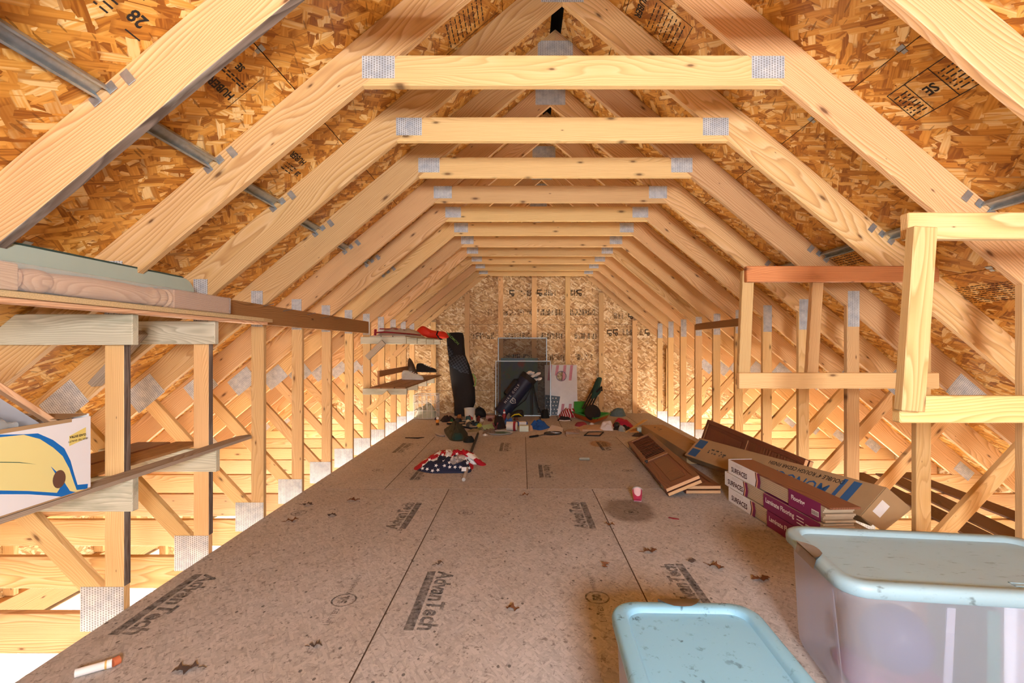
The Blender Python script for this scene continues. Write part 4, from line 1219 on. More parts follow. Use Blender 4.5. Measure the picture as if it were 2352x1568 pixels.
m.build('white_stars', WHITEC, r)
m = MB(); flat_ring(m, o + nn * 0.013 + ex * hx + ey * hy, ex, ey, 0.094, 0.094, 0.014); m.build('hole_ring', plain('dull_purple_paint', lin('#7d6a80'), 0.5), r)
# golf bag
NAVY = plain('navy_nylon', lin('#16213d'), 0.5, vary=0.3, vscale=18)
r = thing('golf_bag', 'navy golf bag with irons leaning on its black stand legs', 'golf bag', (-0.33, 8.2, 0))
B, T = Vector((-0.345, 8.20, 0.10)), Vector((0.095, 8.27, 0.665)); ax = (T - B).normalized(); L = (T - B).length
m = lathe([(-0.02, 0.02), (-0.02, 0.125), (0.0, 0.135), (0.15, 0.132), (0.4, 0.128), (0.6, 0.132), (L, 0.135), (L, 0.02)], B, ax, 20)
for v_ in m.v: v_.z = max(v_.z, 0.003)
m.build('body', NAVY, r, smooth=True, angle=50)
m = lathe([(L - 0.03, 0.137), (L - 0.03, 0.143), (L + 0.06, 0.145), (L + 0.06, 0.11), (L + 0.02, 0.10)], B, ax, 20); m.build('collar', BLACKC, r, smooth=True, angle=40)
side_ = ax.cross(Vector((0, -1, 0))).normalized()
m = lathe([(0.0, 0.01), (0.02, 0.05), (0.3, 0.055), (0.34, 0.01)], B + ax * 0.28 - Vector((0.10, 0.02, -0.08)), ax, 12); m.build('side_pocket', BLACKC, r, smooth=True)
m = MB(); m.tube([P(1222, 880, 8.15), P(1224, 953, 8.02)], 0.009, 8); m.build('stand_leg', BLACKC, r)
m = MB(); m.tube([P(1224, 878, 8.3), P(1236, 935, 8.12), P(1244, 952, 8.02)], 0.009, 8); m.build('stand_leg', BLACKC, r)
m = MB(); m.tube([B + ax * 0.1 + V(0.13, -0.05, -0.02), B + ax * 0.35 + V(0.19, -0.06, -0.05), T + V(0.08, -0.03, -0.1)], 0.008, 6); m.build('strap', BLACKC, r)
CHROME = plain('chrome', lin('#d9dbde'), 0.2, 0.35)
rr = random.Random(5)
for k, (px, py) in enumerate([(1208, 858), (1213, 855), (1219, 857), (1216, 866), (1222, 863), (1228, 861), (1233, 858), (1236, 870), (1226, 872)]):
    tip = P(px, py, 8.20 + 0.02 * (k % 3)); root_pt = T + V(rr.uniform(-.05, .05), rr.uniform(-.05, .05), 0)
    c = MB(); c.tube([root_pt - ax * 0.1, tip], 0.006, 6); sh = c.build('club_shaft', CHROME, r)
    m = MB(); m.pillow(smooth_loop([tip + V(-.02, 0, -.02), tip + V(.03, -.01, -.025), tip + V(.065, -.01, .0), tip + V(.06, 0, .025), tip + V(.0, 0, .02)], 2), (0, -0.012, 0), (0, 0.012, 0), rings=3); m.build('club_head', CHROME, sh, smooth=True, origin=_root_loc(r))
tc = P(1177, 905, 8.06); d2 = Vector((ax.x, 0, ax.z)).normalized(); u2 = Vector((-d2.z, 0, d2.x))
LOGO = plain('pale_grey_print', lin('#c9ccd2'), 0.6)
m = MB(); put_text(m, 'NIKE GOLF', 0.055, tc + u2 * 0.01 + V(0, -0.005, 0), d2, u2, spacing=1.5)
m.build('lettering', LOGO, r)
m = MB(); c = P(1179, 921, 8.055)
for (a0, b0, a1, b1) in [(-0.04, .04, .04, .04), (.04, .04, .04, -.01), (.04, -.01, 0, -.05), (0, -.05, -.04, -.01), (-.04, -.01, -.04, .04), (-.02, .01, .02, .025), (-.01, -.02, .015, .0)]:
    m.bar(c + d2 * a0 + u2 * b0, c + d2 * a1 + u2 * b1, 0.007, 0.001, up=(d2 * (b0 - b1) + u2 * (a1 - a0)))
m.build('shield_emblem', LOGO, r)
# ------------------------------------------------------------------ shelf frames on the right studs
r = thing('timber_rack', 'near right timber frame with one leaning upright and two pale rails', 'rack', (1.9, 1.6, 0.97))
m = MB(); m.box(1.272, 2.62, 1.606, 1.644, 1.574, 1.662); m.build('top_rail', PINE, r, bevel=0.004)
m = MB(); m.box(1.245, 2.62, 1.606, 1.644, 0.967, 1.056); m.build('lower_rail', WHITEWOOD, r, bevel=0.004)
m = MB(); m.bar((1.258, 1.585, 1.010), (1.299, 1.585, 1.605), 0.076, 0.038, up=(1, 0, 0)); m.build('upright', WHITEWOOD, r, bevel=0.003)
r = thing('timber_rack', 'farther right timber frame with reddish rails and two slim uprights', 'rack', (1.9, 2.84, 0.97))
m = MB(); m.box(1.302, 2.42, 2.826, 2.864, 1.594, 1.686); m.build('top_rail', REDWOOD, r, bevel=0.004)
m = MB(); m.box(1.258, 2.42, 2.826, 2.864, 0.974, 1.066); m.build('lower_rail', SPRUCE, r, bevel=0.004)
m = MB(); m.bar((1.304, 2.885, 0.99), (1.332, 2.885, 1.665), 0.068, 0.038, up=(1, 0, 0)); m.build('upright', WHITEWOOD, r, bevel=0.003)
m = MB(); m.bar((1.705, 2.885, 0.99), (1.745, 2.885, 1.665), 0.064, 0.038, up=(1, 0, 0)); m.build('upright', WHITEWOOD, r, bevel=0.003)
m = MB(); m.box(2.279, 2.3155, 5.05, 6.42, 1.432, 1.515)
single('nailing_board', m, BROWNBOARD, 'short brown board fixed across the right studs beyond the frames', 'board', (2.297, 5.7, 1.432), bevel=0.003)
# dark planks lying on the right eave chords
for k, (x, y0, y1, ang, lab) in enumerate([(3.10, 3.15, 4.75, -0.16, 'dark brown plank on the right eave chords, nearest the studs'),
                                           (3.33, 3.10, 4.70, -0.20, 'dark brown plank on the right eave chords, beside the nearest one'),
                                           (3.62, 3.30, 4.75, -0.10, 'dark brown plank with a notched end, deepest in the right eave'),
                                           (2.82, 2.30, 3.9, -0.10, 'dark brown plank on the right eave chords, behind the leaning brace')]):
    yc = (y0 + y1) / 2; L = y1 - y0; d = Vector((math.sin(-ang), math.cos(ang), 0)); s_ = Vector((d.y, -d.x, 0))
    c = Vector((x, yc, -0.0183))
    m = MB(); m.obox(c - d * L / 2 - s_ * 0.085, d * L, s_ * 0.17, (0, 0, 0.016))
    if k < 3: single('loose_plank', m, DARKPLANK, lab, 'plank', (x, yc, -0.0183), group='dark planks in the right eave', bevel=0.001)

# ------------------------------------------------------------------ bifold doors
KNOB = plain('dark_metal_knob', lin('#4a4a50'), 0.3, 0.8)
HINGE = plain('pale_brass_hinge', lin('#b8a88c'), 0.35, 0.8)
def bifold(label, mat4, W, L, louver_far=True):
    root = thing('bifold_door', label, 'door', (0, 0, 0))
    root.matrix_world = mat4
    st, T = 0.045, 0.030
    def bld(m, nm, mat, par, bev=0.0): return m.build(nm, mat, par, bevel=bev, origin=(0, 0, 0))
    for leaf in range(2):
        z0 = leaf * (T + 0.008)
        for (x0, x1) in ((0, st), (W - st, W)):
            m = MB(); m.box(x0, x1, 0, L, z0, z0 + T); bld(m, 'stile', DOORWOOD, root, 0.002)
        rails = [(0.0, 0.10), (L * 0.46, L * 0.46 + 0.09), (L - 0.07, L)]
        for (a, b) in rails:
            m = MB(); m.box(st, W - st, a, b, z0, z0 + T); bld(m, 'rail', DOORWOOD, root, 0.002)
        m = MB(); m.box(0.004, W - 0.004, -0.0015, 0.0, z0 + 0.003, z0 + T - 0.003); bld(m, 'raw_end', DOORRAW, root)
        pa, la = ((0.10, L * 0.46), (L * 0.46 + 0.09, L - 0.07)) if louver_far else ((L * 0.46 + 0.09, L - 0.07), (0.10, L * 0.46))
        m = MB(); m.box(st, W - st, pa[0], pa[1], z0 + 0.008, z0 + T - 0.010); pn = bld(m, 'panel', DOORWOOD, root)
        m = MB(); m.prism([(st + 0.035, pa[0] + 0.035), (W - st - 0.035, pa[0] + 0.035), (W - st - 0.035, pa[1] - 0.035), (st + 0.035, pa[1] - 0.035)], (0, 0, z0 + T - 0.0101), (1, 0, 0), (0, 1, 0), (0, 0, 0.005)); bld(m, 'raised_field', DOORWOOD, pn, 0.004)
        ns = 17; stp = (la[1] - la[0]) / ns
        mesh0 = None
        for k in range(ns):
            y = la[0] + (k + 0.5) * stp
            if mesh0 is None:
                m = MB(); sgn = -1 if louver_far else 1
                m.obox((st, -sgn * stp * 0.5, z0 + 0.006), (W - 2 * st, 0, 0), (0, sgn * stp * 0.72, T - 0.012), (0, -sgn * 0.003, 0.004))
                sl = bld(m, 'louver_slat', DOORWOOD, root); mesh0 = sl.data; sl.location = (0, y, 0)
            else:
                sl = bpy.data.objects.new('louver_slat', mesh0); COL.objects.link(sl); sl.parent = root; sl.location = (0, y, 0)
        if leaf == 1:
            for y in (la[1], pa[1]) if louver_far else (la[1], pa[1]):
                m = MB(); m.box(st * 0.9, W - st * 0.9, min(y, L - 0.06) - 0.004, min(y, L - 0.06) + 0.006, z0 + T, z0 + T + 0.002); bld(m, 'pale_bead', DOORRAW, root)
    m = lathe([(0, 0.012), (0.012, 0.010), (0.016, 0.018), (0.028, 0.016), (0.031, 0.004)], (st * 0.5, L * 0.44, 2 * T + 0.008), (0, 0, 1), 14); bld(m, 'knob', KNOB, root)
    for y in (0.16, L * 0.5, L - 0.16):
        m = MB(); m.box(-0.002, 0.0, y - 0.03, y + 0.03, 0.012, 2 * T - 0.004); m.tube([(-0.004, y - 0.03, T + 0.004), (-0.004, y + 0.03, T + 0.004)], 0.004, 6); bld(m, 'hinge', HINGE, root)
    return root
def frame_mat(o, yaxis, xhint):
    y = V(yaxis).normalized(); x = V(xhint); x = (x - y * x.dot(y)).normalized(); z = x.cross(y)
    M = Matrix((x, y, z)).transposed().to_4x4(); M.translation = V(o); return M
bifold('brown louvered bifold door lying askew on top of another door', frame_mat((1.186, 3.945, 0.004), (0.108, 1.925, 0.0), (0.27, 0, 0.118)), 0.292, 1.93)
bifold('brown bifold door lying flat on the floor beneath the askew one', frame_mat((1.352, 4.03, 0.001), (-0.02, 1.93, 0), (1, 0, 0)), 0.292, 1.93)
bifold('brown louvered bifold door standing on its long edge against the right studs', frame_mat((2.105, 3.70, 0.03), (0.03, 2.03, 0), (0.11, 0, 0.32)), 0.33, 2.03, louver_far=False)
# the standing door leans back on the studs

# ------------------------------------------------------------------ siding cartons
BLUEINK = plain('blue_carton_print', lin('#2f5e93'), 0.7)
r = thing('siding_carton', 'long tilted cardboard carton with upside-down blue lettering beside the flooring boxes', 'carton', (1.85, 3.95, 0))
tl0, tl1 = Vector((1.645, 4.95, 0.118)), Vector((2.03, 2.93, 0.20))
dn = (tl1 - tl0); acr = Vector((0.155, 0, 0.175)); thk = Vector((0.07, 0, -0.062))
m = MB(); m.obox(tl0, dn, acr, thk); m.build('body', CARD, r, bevel=0.003)
far = (-dn).normalized(); an = acr.normalized(); nrm = (-thk).normalized(); up_ = nrm * 0.0015
cen = tl0 + dn * 0.66 + acr * 0.5
m = MB(); put_text(m, 'MONOGRAM', 0.125, tl0 + dn * 0.66 + acr * 0.42 + up_, far, -an, offset=0.001); m.build('brand_lettering', BLUEINK, r)
m = MB(); put_text(m, 'DOUBLE 4" ROUGH CEDAR FINISH', 0.046, tl0 + dn * 0.70 + acr * 0.80 + up_, far, -an, offset=0.0005); m.build('small_lettering', INK, r)
for (a, b, c, d) in [(0.02, 0.09, 0.08, 0.44), (0.02, 0.09, 0.52, 0.92), (0.90, 0.93, 0.05, 0.92), (0.865, 0.88, 0.05, 0.92)]:
    m = MB(); m.add([tl0 + dn * a + acr * c + up_, tl0 + dn * b + acr * c + up_, tl0 + dn * b + acr * d + up_, tl0 + dn * a + acr * d + up_], [(0, 1, 2, 3)])
    m.build('blue_block', BLUEINK, r)
m = MB(); rr = random.Random(3)
for k in range(26):
    a = 0.14 + rr.uniform(0, 0.14); c = rr.choice((0.42, 0.5, 0.58)); 
    m.add([tl0 + dn * a + acr * c + up_, tl0 + dn * (a + 0.008) + acr * c + up_, tl0 + dn * (a + 0.008) + acr * (c + 0.06) + up_, tl0 + dn * a + acr * (c + 0.06) + up_], [(0, 1, 2, 3)])
m.build('worn_print', INKGREY, r)
e0 = tl1
m = MB(); m.obox(e0 + V(0, -0.02, -0.09), (0.17, -0.02, 0.12), (0.01, -0.006, 0), (0.03, -0.0, -0.0) ); 
m = MB(); m.prism([(0, 0), (acr.length, 0), (acr.length * 1.02, -0.2), (0.02, -0.16)], e0 + V(0, -0.003, 0), an, nrm, (0, -0.004, 0)); 
for v_ in m.v: v_.z = max(0.004, v_.z)
m.build('end_flap', CARD, r)
m = MB(); m.add([e0 + an * 0.07 + nrm * -0.03 + V(0, -0.008, 0), e0 + an * 0.16 + nrm * -0.03 + V(0, -0.008, 0), e0 + an * 0.16 + nrm * -0.09 + V(0, -0.008, 0), e0 + an * 0.07 + nrm * -0.09 + V(0, -0.008, 0)], [(0, 1, 2, 3)]); m.build('white_sticker', WHITEC, r)
r = thing('siding_carton', 'flat plain cardboard carton farther back beside the right studs', 'carton', (1.83, 5.9, 0))
a, b = Vector((1.66, 6.78, 0.002)), Vector((1.70, 5.04, 0.002))
m = MB(); m.obox(a, b - a, (0.30, 0.02, 0), (0, 0, 0.125)); m.build('body', CARD, r, bevel=0.003)
m = MB(); rr = random.Random(9)
for (u0, u1, v0, v1) in [(0.1, 0.28, 0.3, 0.55), (0.75, 0.92, 0.62, 0.78)]:
    for k in range(14):
        u = rr.uniform(u0, u1); w_ = rr.uniform(v0, v1); q = a + (b - a) * u + V(0.30, 0.02, 0) * w_ + V(0, 0, 0.1262)
        m.add([q, q + (b - a) * 0.012, q + (b - a) * 0.012 + V(0.02, 0, 0), q + V(0.02, 0, 0)], [(0, 1, 2, 3)])
m.build('worn_print', INKGREY, r)
m = MB(); q = b + V(0, -0.001, 0.127); m.add([q, q + V(0.30, 0.02, 0.0), q + V(0.28, -0.09, 0.03), q + V(0.03, -0.07, 0.02)], [(0, 1, 2, 3)]); m.build('torn_flap', plain('pale_torn_card', lin('#c8b184'), 0.85), r)

# ------------------------------------------------------------------ laminate flooring cartons
PURPLE = plain('purple_carton_print', lin('#7b1f55'), 0.45, vary=0.12, vscale=5)
MAROON = plain('maroon_ink', lin('#3c1428'), 0.6); PEACH = plain('peach_print', lin('#e3ab8c'), 0.6); LILAC = plain('lilac_print', lin('#a04f95'), 0.5)
PLANKTOP = wood('laminate_plank', lin('#96694c'), lin('#7f543a'), lin('#623c28'), ring=40, knots=0.0, rough=0.5, vary=0.08)
PLANKEDGE = plain('plank_core_edge', lin('#b9a58c'), 0.8, vary=0.1)
A = Vector((1.632, 3.87, 0)); dd = Vector((0.066, -1.17, 0)).normalized(); rg = Vector((-dd.y, dd.x, 0)).normalized()
if rg.x < 0: rg = -rg
PW, PL, PH = 0.188, 1.175, 0.0115
names = ['bottom purple and white carton of laminate planks in the stack of three', 'middle purple and white carton of laminate planks, its print half torn',
         'top opened purple and white carton of laminate planks with a brown plank showing']
for c in range(3):
    z0 = 0.002 + c * 0.108; sh = (0.02, -0.05, 0.0)[c]; o = A + dd * sh + Vector((0, 0, z0)) + rg * (0.004 * c)
    r = thing('flooring_carton', names[c], 'carton', tuple(o + dd * 0.6 + rg * 0.09), group='flooring cartons')
    for k in range(8):
        jit = 0.012 * math.sin(k * 2.1 + c) if k < 7 else 0
        m = MB(); m.obox(o + Vector((0, 0, 0.006 + k * 0.0125)) + dd * (0.01 + jit) + rg * 0.004, dd * (PL - 0.02 - (0.05 if (c == 2 and k < 7) else 0.0)), rg * (PW - 0.008), (0, 0, PH))
        m.build('laminate_plank', PLANKTOP if (k == 7 and c == 2) else PLANKEDGE, r, bevel=0.0008)
    H_ = 0.106
    def sheet(a, b, z1, z2, mat, nm, lift=0.0):
        m = MB(); m.obox(o + dd * a + Vector((0, 0, z1)) - rg * (0.0012 + lift), dd * (b - a), (0, 0, z2 - z1), -rg * 0.001); return m.build(nm, mat, r)
    wl = (0.36, 0.32, 0.43)[c]
    sheet(-0.004, wl, 0.0, H_, CARDW, 'white_sleeve')
    m = MB(); m.obox(o + dd * -0.005 - rg * 0.002, rg * (PW + 0.004), (0, 0, H_), dd * 0.003); m.build('sleeve_end', CARDW, r)
    for (x, w_, mm) in [(wl - 0.035, 0.012, MAROON), (wl - 0.023, 0.014, PEACH), (wl - 0.009, 0.035, PURPLE)]:
        m = MB(); q = o - rg * 0.0028
        m.add([q + dd * x + V(0, 0, 0.002), q + dd * (x + w_) + V(0, 0, 0.002), q + dd * (x + w_ + 0.012) + V(0, 0, 0.05), q + dd * (x + w_ - 0.004) + V(0, 0, H_ - 0.002), q + dd * (x - 0.004) + V(0, 0, H_ - 0.002), q + dd * (x + 0.012) + V(0, 0, 0.05)], [(0, 1, 2, 3, 4, 5)]); m.build('print_band', mm, r)
    m = MB(); put_text(m, 'SURFACES', 0.052, o + dd * 0.165 + V(0, 0, 0.038) - rg * 0.003, dd, (0, 0, 1), offset=0.0012); m.build('lettering', MAROON, r)
    m = MB(); put_text(m, 'SELECT', 0.024, o + dd * 0.165 + V(0, 0, 0.082) - rg * 0.003, dd, (0, 0, 1), spacing=1.4); m.build('pale_lettering', plain('pale_grey_print_%d' % c, lin('#b9b6ba'), 0.7), r)
    g0 = (0.54, 0.56, 0.79)[c]
    top_c = (H_, H_ * 0.94, H_)[c]
    sheet(g0, PL - 0.03 - (0.05 if c == 2 else 0), 0.0, top_c, PURPLE, 'purple_sleeve')
    if c < 2: 
        m = MB(); m.obox(o + dd * g0 + V(0, 0, H_ - 0.002), dd * (PL - 0.05 - g0), rg * PW, (0, 0, 0.0012)); m.build('sleeve_top', PURPLE, r)
    ww = plain('white_print_%d' % c, lin('#e8e2e6'), 0.6)
    m = MB(); put_text(m, ('Laminate Flooring', 'Laminate Flooring', 'Flooring')[c], (0.044, 0.044, 0.040)[c], o + dd * (g0 + (0.185, 0.185, 0.095)[c]) + V(0, 0, 0.06) - rg * 0.003, dd, (0, 0, 1), offset=0.0012); m.build('white_lettering', ww, r)
    for k in range(3 if c < 2 else 0):
        m = MB(); q = o + dd * (PL - 0.245) + V(0, 0, 0.028 + 0.02 * k) - rg * 0.003
        m.add([q, q + dd * 0.07, q + dd * 0.07 + V(0, 0, 0.006), q + V(0, 0, 0.006)], [(0, 1, 2, 3)]); m.build('print_line', ww, r)
    m = MB(); q = o + dd * (PL - 0.16) + V(0, 0, 0.022) - rg * 0.003
    m.add([q, q + dd * 0.065, q + dd * 0.065 + V(0, 0, 0.03), q + V(0, 0, 0.03)], [(0, 1, 2, 3)]); m.build('bar_code_field', ww, r)
    m = MB()
    for k in range(9):
        x = 0.004 + k * 0.0066; q2 = q - rg * 0.0006
        m.add([q2 + dd * x + V(0, 0, .004), q2 + dd * (x + 0.003) + V(0, 0, .004), q2 + dd * (x + 0.003) + V(0, 0, .026), q2 + dd * x + V(0, 0, .026)], [(0, 1, 2, 3)])
    m.build('bar_code', INK, r)

# ------------------------------------------------------------------ storage bins in the foreground
def rrect(L, W, rad, n=6, cx=0.0, cy=0.0):
    out = []
    for (sx, sy, a0) in [(1, 1, 0), (-1, 1, 1), (-1, -1, 2), (1, -1, 3)]:
        for k in range(n + 1):
            a = (a0 + k / n) * math.pi / 2
            out.append((cx + sx * (L / 2 - rad) + rad * math.cos(a), cy + sy * (W / 2 - rad) + rad * math.sin(a)))
    return out
def loft(levels, close_top=True, close_bottom=True):
    m = MB(); vs = []; fs = []; n = len(levels[0][0])
    for (o, z) in levels: vs += [(a, b, z) for a, b in o]
    for i in range(len(levels) - 1):
        for k in range(n):
            k2 = (k + 1) % n; fs.append((i * n + k, i * n + k2, (i + 1) * n + k2, (i + 1) * n + k))
    if close_bottom: fs.append(list(range(n))[::-1])
    if close_top: fs.append([(len(levels) - 1) * n + k for k in range(n)])
    return m.add(vs, fs)
t3 = NT('blue_plastic_lid'); g3 = t3.gc(False)
n1 = t3.noise(t3.mapping(g3, (16, 42, 20)), 1.0, 3, 0.7); n2 = t3.noise(g3, 5, 3, 0.6)
k1 = t3.math('MULTIPLY', t3.ramp(n1, [(0.60, (0, 0, 0)), (0.70, (0.75, 0.75, 0.75))]), t3.ramp(n2, [(0.38, (0, 0, 0)), (0.62, (1, 1, 1))]))
LIDCOL = t3.mix(k1, lin('#94b2c0'), lin('#3c4a4a')); t3.base(t3.mix(t3.ramp(n2, [(0.45, (0, 0, 0)), (0.75, (0.35, 0.35, 0.35))]), LIDCOL, lin('#8fa2a8'))); t3.set(0.42, 0, 0.45)
LID = t3.m
t4 = NT('blue_plastic_lid_bright'); g3 = t4.gc(False)
n1 = t4.noise(t4.mapping(g3, (30, 26, 20)), 1.0, 3, 0.7); n2 = t4.noise(g3, 7, 3, 0.6)
k1 = t4.math('MULTIPLY', t4.ramp(n1, [(0.58, (0, 0, 0)), (0.68, (0.8, 0.8, 0.8))]), t4.ramp(n2, [(0.38, (0, 0, 0)), (0.60, (1, 1, 1))]))
t4.base(t4.mix(k1, lin('#7fb0ca'), lin('#304a58'))); t4.set(0.42, 0, 0.45)
LID2 = t4.m
t5 = NT('frosted_clear_plastic')
dfz = t5.n('ShaderNodeBsdfTranslucent'); dfz.inputs[0].default_value = (0.80, 0.82, 0.92, 1)
trn = t5.n('ShaderNodeBsdfTransparent'); trn.inputs[0].default_value = (0.93, 0.95, 1, 1)
t5.base((0.74, 0.76, 0.86)); t5.set(0.30, 0, 0.5)
mx1 = t5.n('ShaderNodeMixShader'); mx1.inputs[0].default_value = 0.42; t5.link(t5.b.outputs[0], mx1.inputs[1]); t5.link(dfz.outputs[0], mx1.inputs[2])
mx2 = t5.n('ShaderNodeMixShader'); mx2.inputs[0].default_value = 0.55; t5.link(mx1.outputs[0], mx2.inputs[1]); t5.link(trn.outputs[0], mx2.inputs[2])
t5.link(mx2.outputs[0], t5.out.inputs[0])
FROST = t5.m
LATCH = plain('taupe_plastic_latch', lin('#7b6f66'), 0.4, vary=0.2, vscale=30)
def storage_bin(label, loc, rot, L, W, H, lid_mat, body_mat, latch_axis):
    root = thing('storage_bin', label, 'storage bin', loc, rot, group='storage bins in the foreground')
    b = lambda m, nm, mt, **k: m.build(nm, mt, root, origin=(0, 0, 0), **k)
    lv = [(rrect(L * 0.84, W * 0.80, 0.05), 0.0), (rrect(L * 0.875, W * 0.845, 0.06), 0.006), (rrect(L * 0.90, W * 0.875, 0.07), 0.03), (rrect(L * 0.912, W * 0.89, 0.075), 0.07), (rrect(L * 0.945, W * 0.93, 0.08), H - 0.07), (rrect(L * 0.965, W * 0.95, 0.08), H - 0.055), (rrect(L * 0.965, W * 0.95, 0.08), H - 0.03)]
    m = loft(lv, close_top=False); b(m, 'body', body_mat, smooth=True, angle=40)
    k = 0.046
    lid = [(rrect(L * 0.985, W * 0.98, 0.085), H - 0.045), (rrect(L, W, 0.09), H - 0.040), (rrect(L + 0.004, W + 0.004, 0.092), H - 0.020), (rrect(L - 0.004, W - 0.004, 0.088), H - 0.006), (rrect(L - 0.022, W - 0.022, 0.08), H),
           (rrect(L - 2 * k + 0.012, W - 2 * k + 0.012, 0.065), H), (rrect(L - 2 * k, W - 2 * k, 0.06), H - 0.004), (rrect(L - 2 * k - 0.012, W - 2 * k - 0.012, 0.055), H - 0.016), (rrect(L - 2 * k - 0.05, W - 2 * k - 0.05, 0.045), H - 0.018)]
    m = loft(lid, close_bottom=False); b(m, 'lid', lid_mat, smooth=True, angle=50)
    for sg in (-1, 1):
        w_ = (W if latch_axis == 'x' else L) * 0.15
        pts = []
        for (u, vv) in [(-w_, 0.0), (-w_ * 0.7, 0.03), (-w_ * 0.4, 0.046), (0, 0.05), (w_ * 0.4, 0.046), (w_ * 0.7, 0.03), (w_, 0.0)]: pts.append((u, vv))
        m = MB(); end = (L if latch_axis == 'x' else W) / 2
        ringp = []
        for (lift, dr) in [(H - 0.042, 0.010), (H - 0.006, 0.010), (H + 0.004, -0.004), (H + 0.005, None)]:
            pass
        top = [((sg * (end + 0.006 - vv)), u) for u, vv in pts]
        bot = [((sg * (end + 0.010)), u * 0.94) for u, vv in pts]
        vs = []
        for (a_, u) in top: vs.append((a_, u, H + 0.0035))
        for (a_, u) in [(sg * (end + 0.002), u) for u, vv in pts]: vs.append((a_, u, H - 0.004))
        for (a_, u) in bot: vs.append((a_, u, H - 0.038))
        n = len(pts); fs = [list(range(n))]
        for i in range(n - 1): fs.append((n + i, n + i + 1, 2 * n + i + 1, 2 * n + i))
        for i in range(n - 1): fs.append((i, i + 1, n + i + 1, n + i))
        if latch_axis == 'y': vs = [(u, a_, z) for a_, u, z in vs]
        m.add(vs, fs); b(m, 'latch', LATCH, smooth=True, angle=50)
    return root
BIGC = (1.515, 1.755); BIGR = -0.13
big = storage_bin('large frosted storage bin with a pale blue-grey lid at the right', (BIGC[0], BIGC[1], 0.001), BIGR, 0.92, 0.53, 0.462, LID, FROST, 'x')
small = storage_bin('lower storage bin with a bright pale blue lid in front of the large one', (0.535, 1.325, 0.001), -0.03, 0.49, 0.74, 0.335, LID2, FROST, 'y')
m = MB(); 
for (x0, x1, y0, y1) in [(0.10, 0.34, -0.168, -0.164), (0.10, 0.34, -0.145, -0.141), (0.10, 0.104, -0.168, -0.141), (0.336, 0.34, -0.168, -0.141)]:
    m.box(x0, x1, y0, y1, 0.4435, 0.4455)
m.build('raised_mark', LID, big, origin=(0, 0, 0))
# vertical ribs of the frosted body
for (x, y) in [(-0.43, -0.10), (-0.435, 0.08), (-0.14, -0.247), (0.10, -0.247), (0.30, -0.247)]:
    m = MB(); 
    if abs(x) > 0.4: m.obox((x + 0.045, y - 0.008, 0.04), (0, 0.016, 0), (-0.036, 0, 0.36), (-0.004, 0, 0))
    else: m.obox((x - 0.012, y + 0.024, 0.04), (0.024, 0, 0), (0, -0.022, 0.36), (0, -0.004, 0))
    m.build('body_rib', FROST, big, origin=(0, 0, 0))
# blurred contents of the large bin
def in_big(x, y): 
    c, s_ = math.cos(BIGR), math.sin(BIGR); return (BIGC[0] + x * c - y * s_, BIGC[1] + x * s_ + y * c)
q = in_big(-0.20, -0.075); m = lathe([(-0.11 * math.cos(k * math.pi / 14), max(0.004, 0.11 * math.sin(k * math.pi / 14))) for k in range(15)], (q[0], q[1], 0.20), (0, 0, 1), 20)
single('ball', m, plain('navy_ball', lin('#2b3a6a'), 0.5), 'dark blue ball seen through the frosted bin wall', 'ball', (q[0], q[1], 0.09), smooth=True, angle=60)
q = [in_big(-0.30, -0.16), in_big(-0.04, -0.165), in_big(-0.02, 0.15), in_big(-0.30, 0.15)]
m = heap([V(a, b, 0.012) for a, b in q], 0.036, 6, base_z=0.012, rough=0.4)
single('pink_cloth', m, plain('magenta_cloth', lin('#93507c'), 0.8), 'pink cloth at the bottom of the frosted bin', 'cloth', (q[0][0], q[0][1], 0.012), smooth=True)
for (x0, x1, z1, colr, lab) in [(0.02, 0.06, 0.36, '#3f7f78', 'green book upright in the frosted bin'), (0.07, 0.13, 0.38, '#e9edf5', 'white box upright in the frosted bin'), (0.17, 0.36, 0.33, '#5a76b8', 'blue box in the frosted bin')]:
    m = MB(); c0 = V(*in_big(x0, -0.17), 0.012); exb = V(*in_big(x1, -0.17), 0.012) - c0; eyb = V(*in_big(x0, 0.12), 0.012) - c0
    m.obox(c0, exb, eyb, (0, 0, z1 - 0.012))
    single('boxed_item', m, plain('content_' + colr.strip('#'), lin(colr), 0.6), lab, 'box', tuple(c0), bevel=0.004)

# ------------------------------------------------------------------ near floor litter
r = thing('caulk_tube', 'white tube with an orange cap on the floor in the lower left corner', 'tube', tuple(FL(215, 1535)))
a, b = FL(172, 1546, 0.016), FL(258, 1522, 0.016); c = FL(274, 1514, 0.016)
ax_ = (b - a)
lathe([(0, 0.004), (0, 0.0145), (ax_.length * 0.78, 0.0145), (ax_.length * 0.8, 0.0155), (ax_.length, 0.0155), (ax_.length, 0.004)], a, ax_, 16).build('barrel', plain('white_tube', lin('#f0f0f2'), 0.4), r, smooth=True, angle=40)
lathe([(0, 0.004), (0, 0.0158), ((c - b).length, 0.0158), ((c - b).length, 0.004)], b, c - b, 16).build('cap', plain('orange_cap', lin('#c9714c'), 0.5), r, smooth=True, angle=40)
lathe([(0, 0.0161), (0.006, 0.0161)], a + ax_ * 0.80, ax_, 16).build('print_band', plain('yellow_band', lin('#d9b36a'), 0.5), r, smooth=True, angle=40)
r = thing('cup', 'crushed pink and white paper cup on the floor in front of the bifold doors', 'cup', tuple(FL(1464, 1144)))
a = FL(1464, 1138, 0.036)
m = lathe([(-0.055, 0.002), (-0.055, 0.030), (-0.02, 0.035), (0.03, 0.039), (0.05, 0.040), (0.05, 0.036), (-0.04, 0.03), (-0.045, 0.002)], a, (0.15, 0.75, 0.5), 18)
for v_ in m.v: v_.z = max(0.002, v_.z)
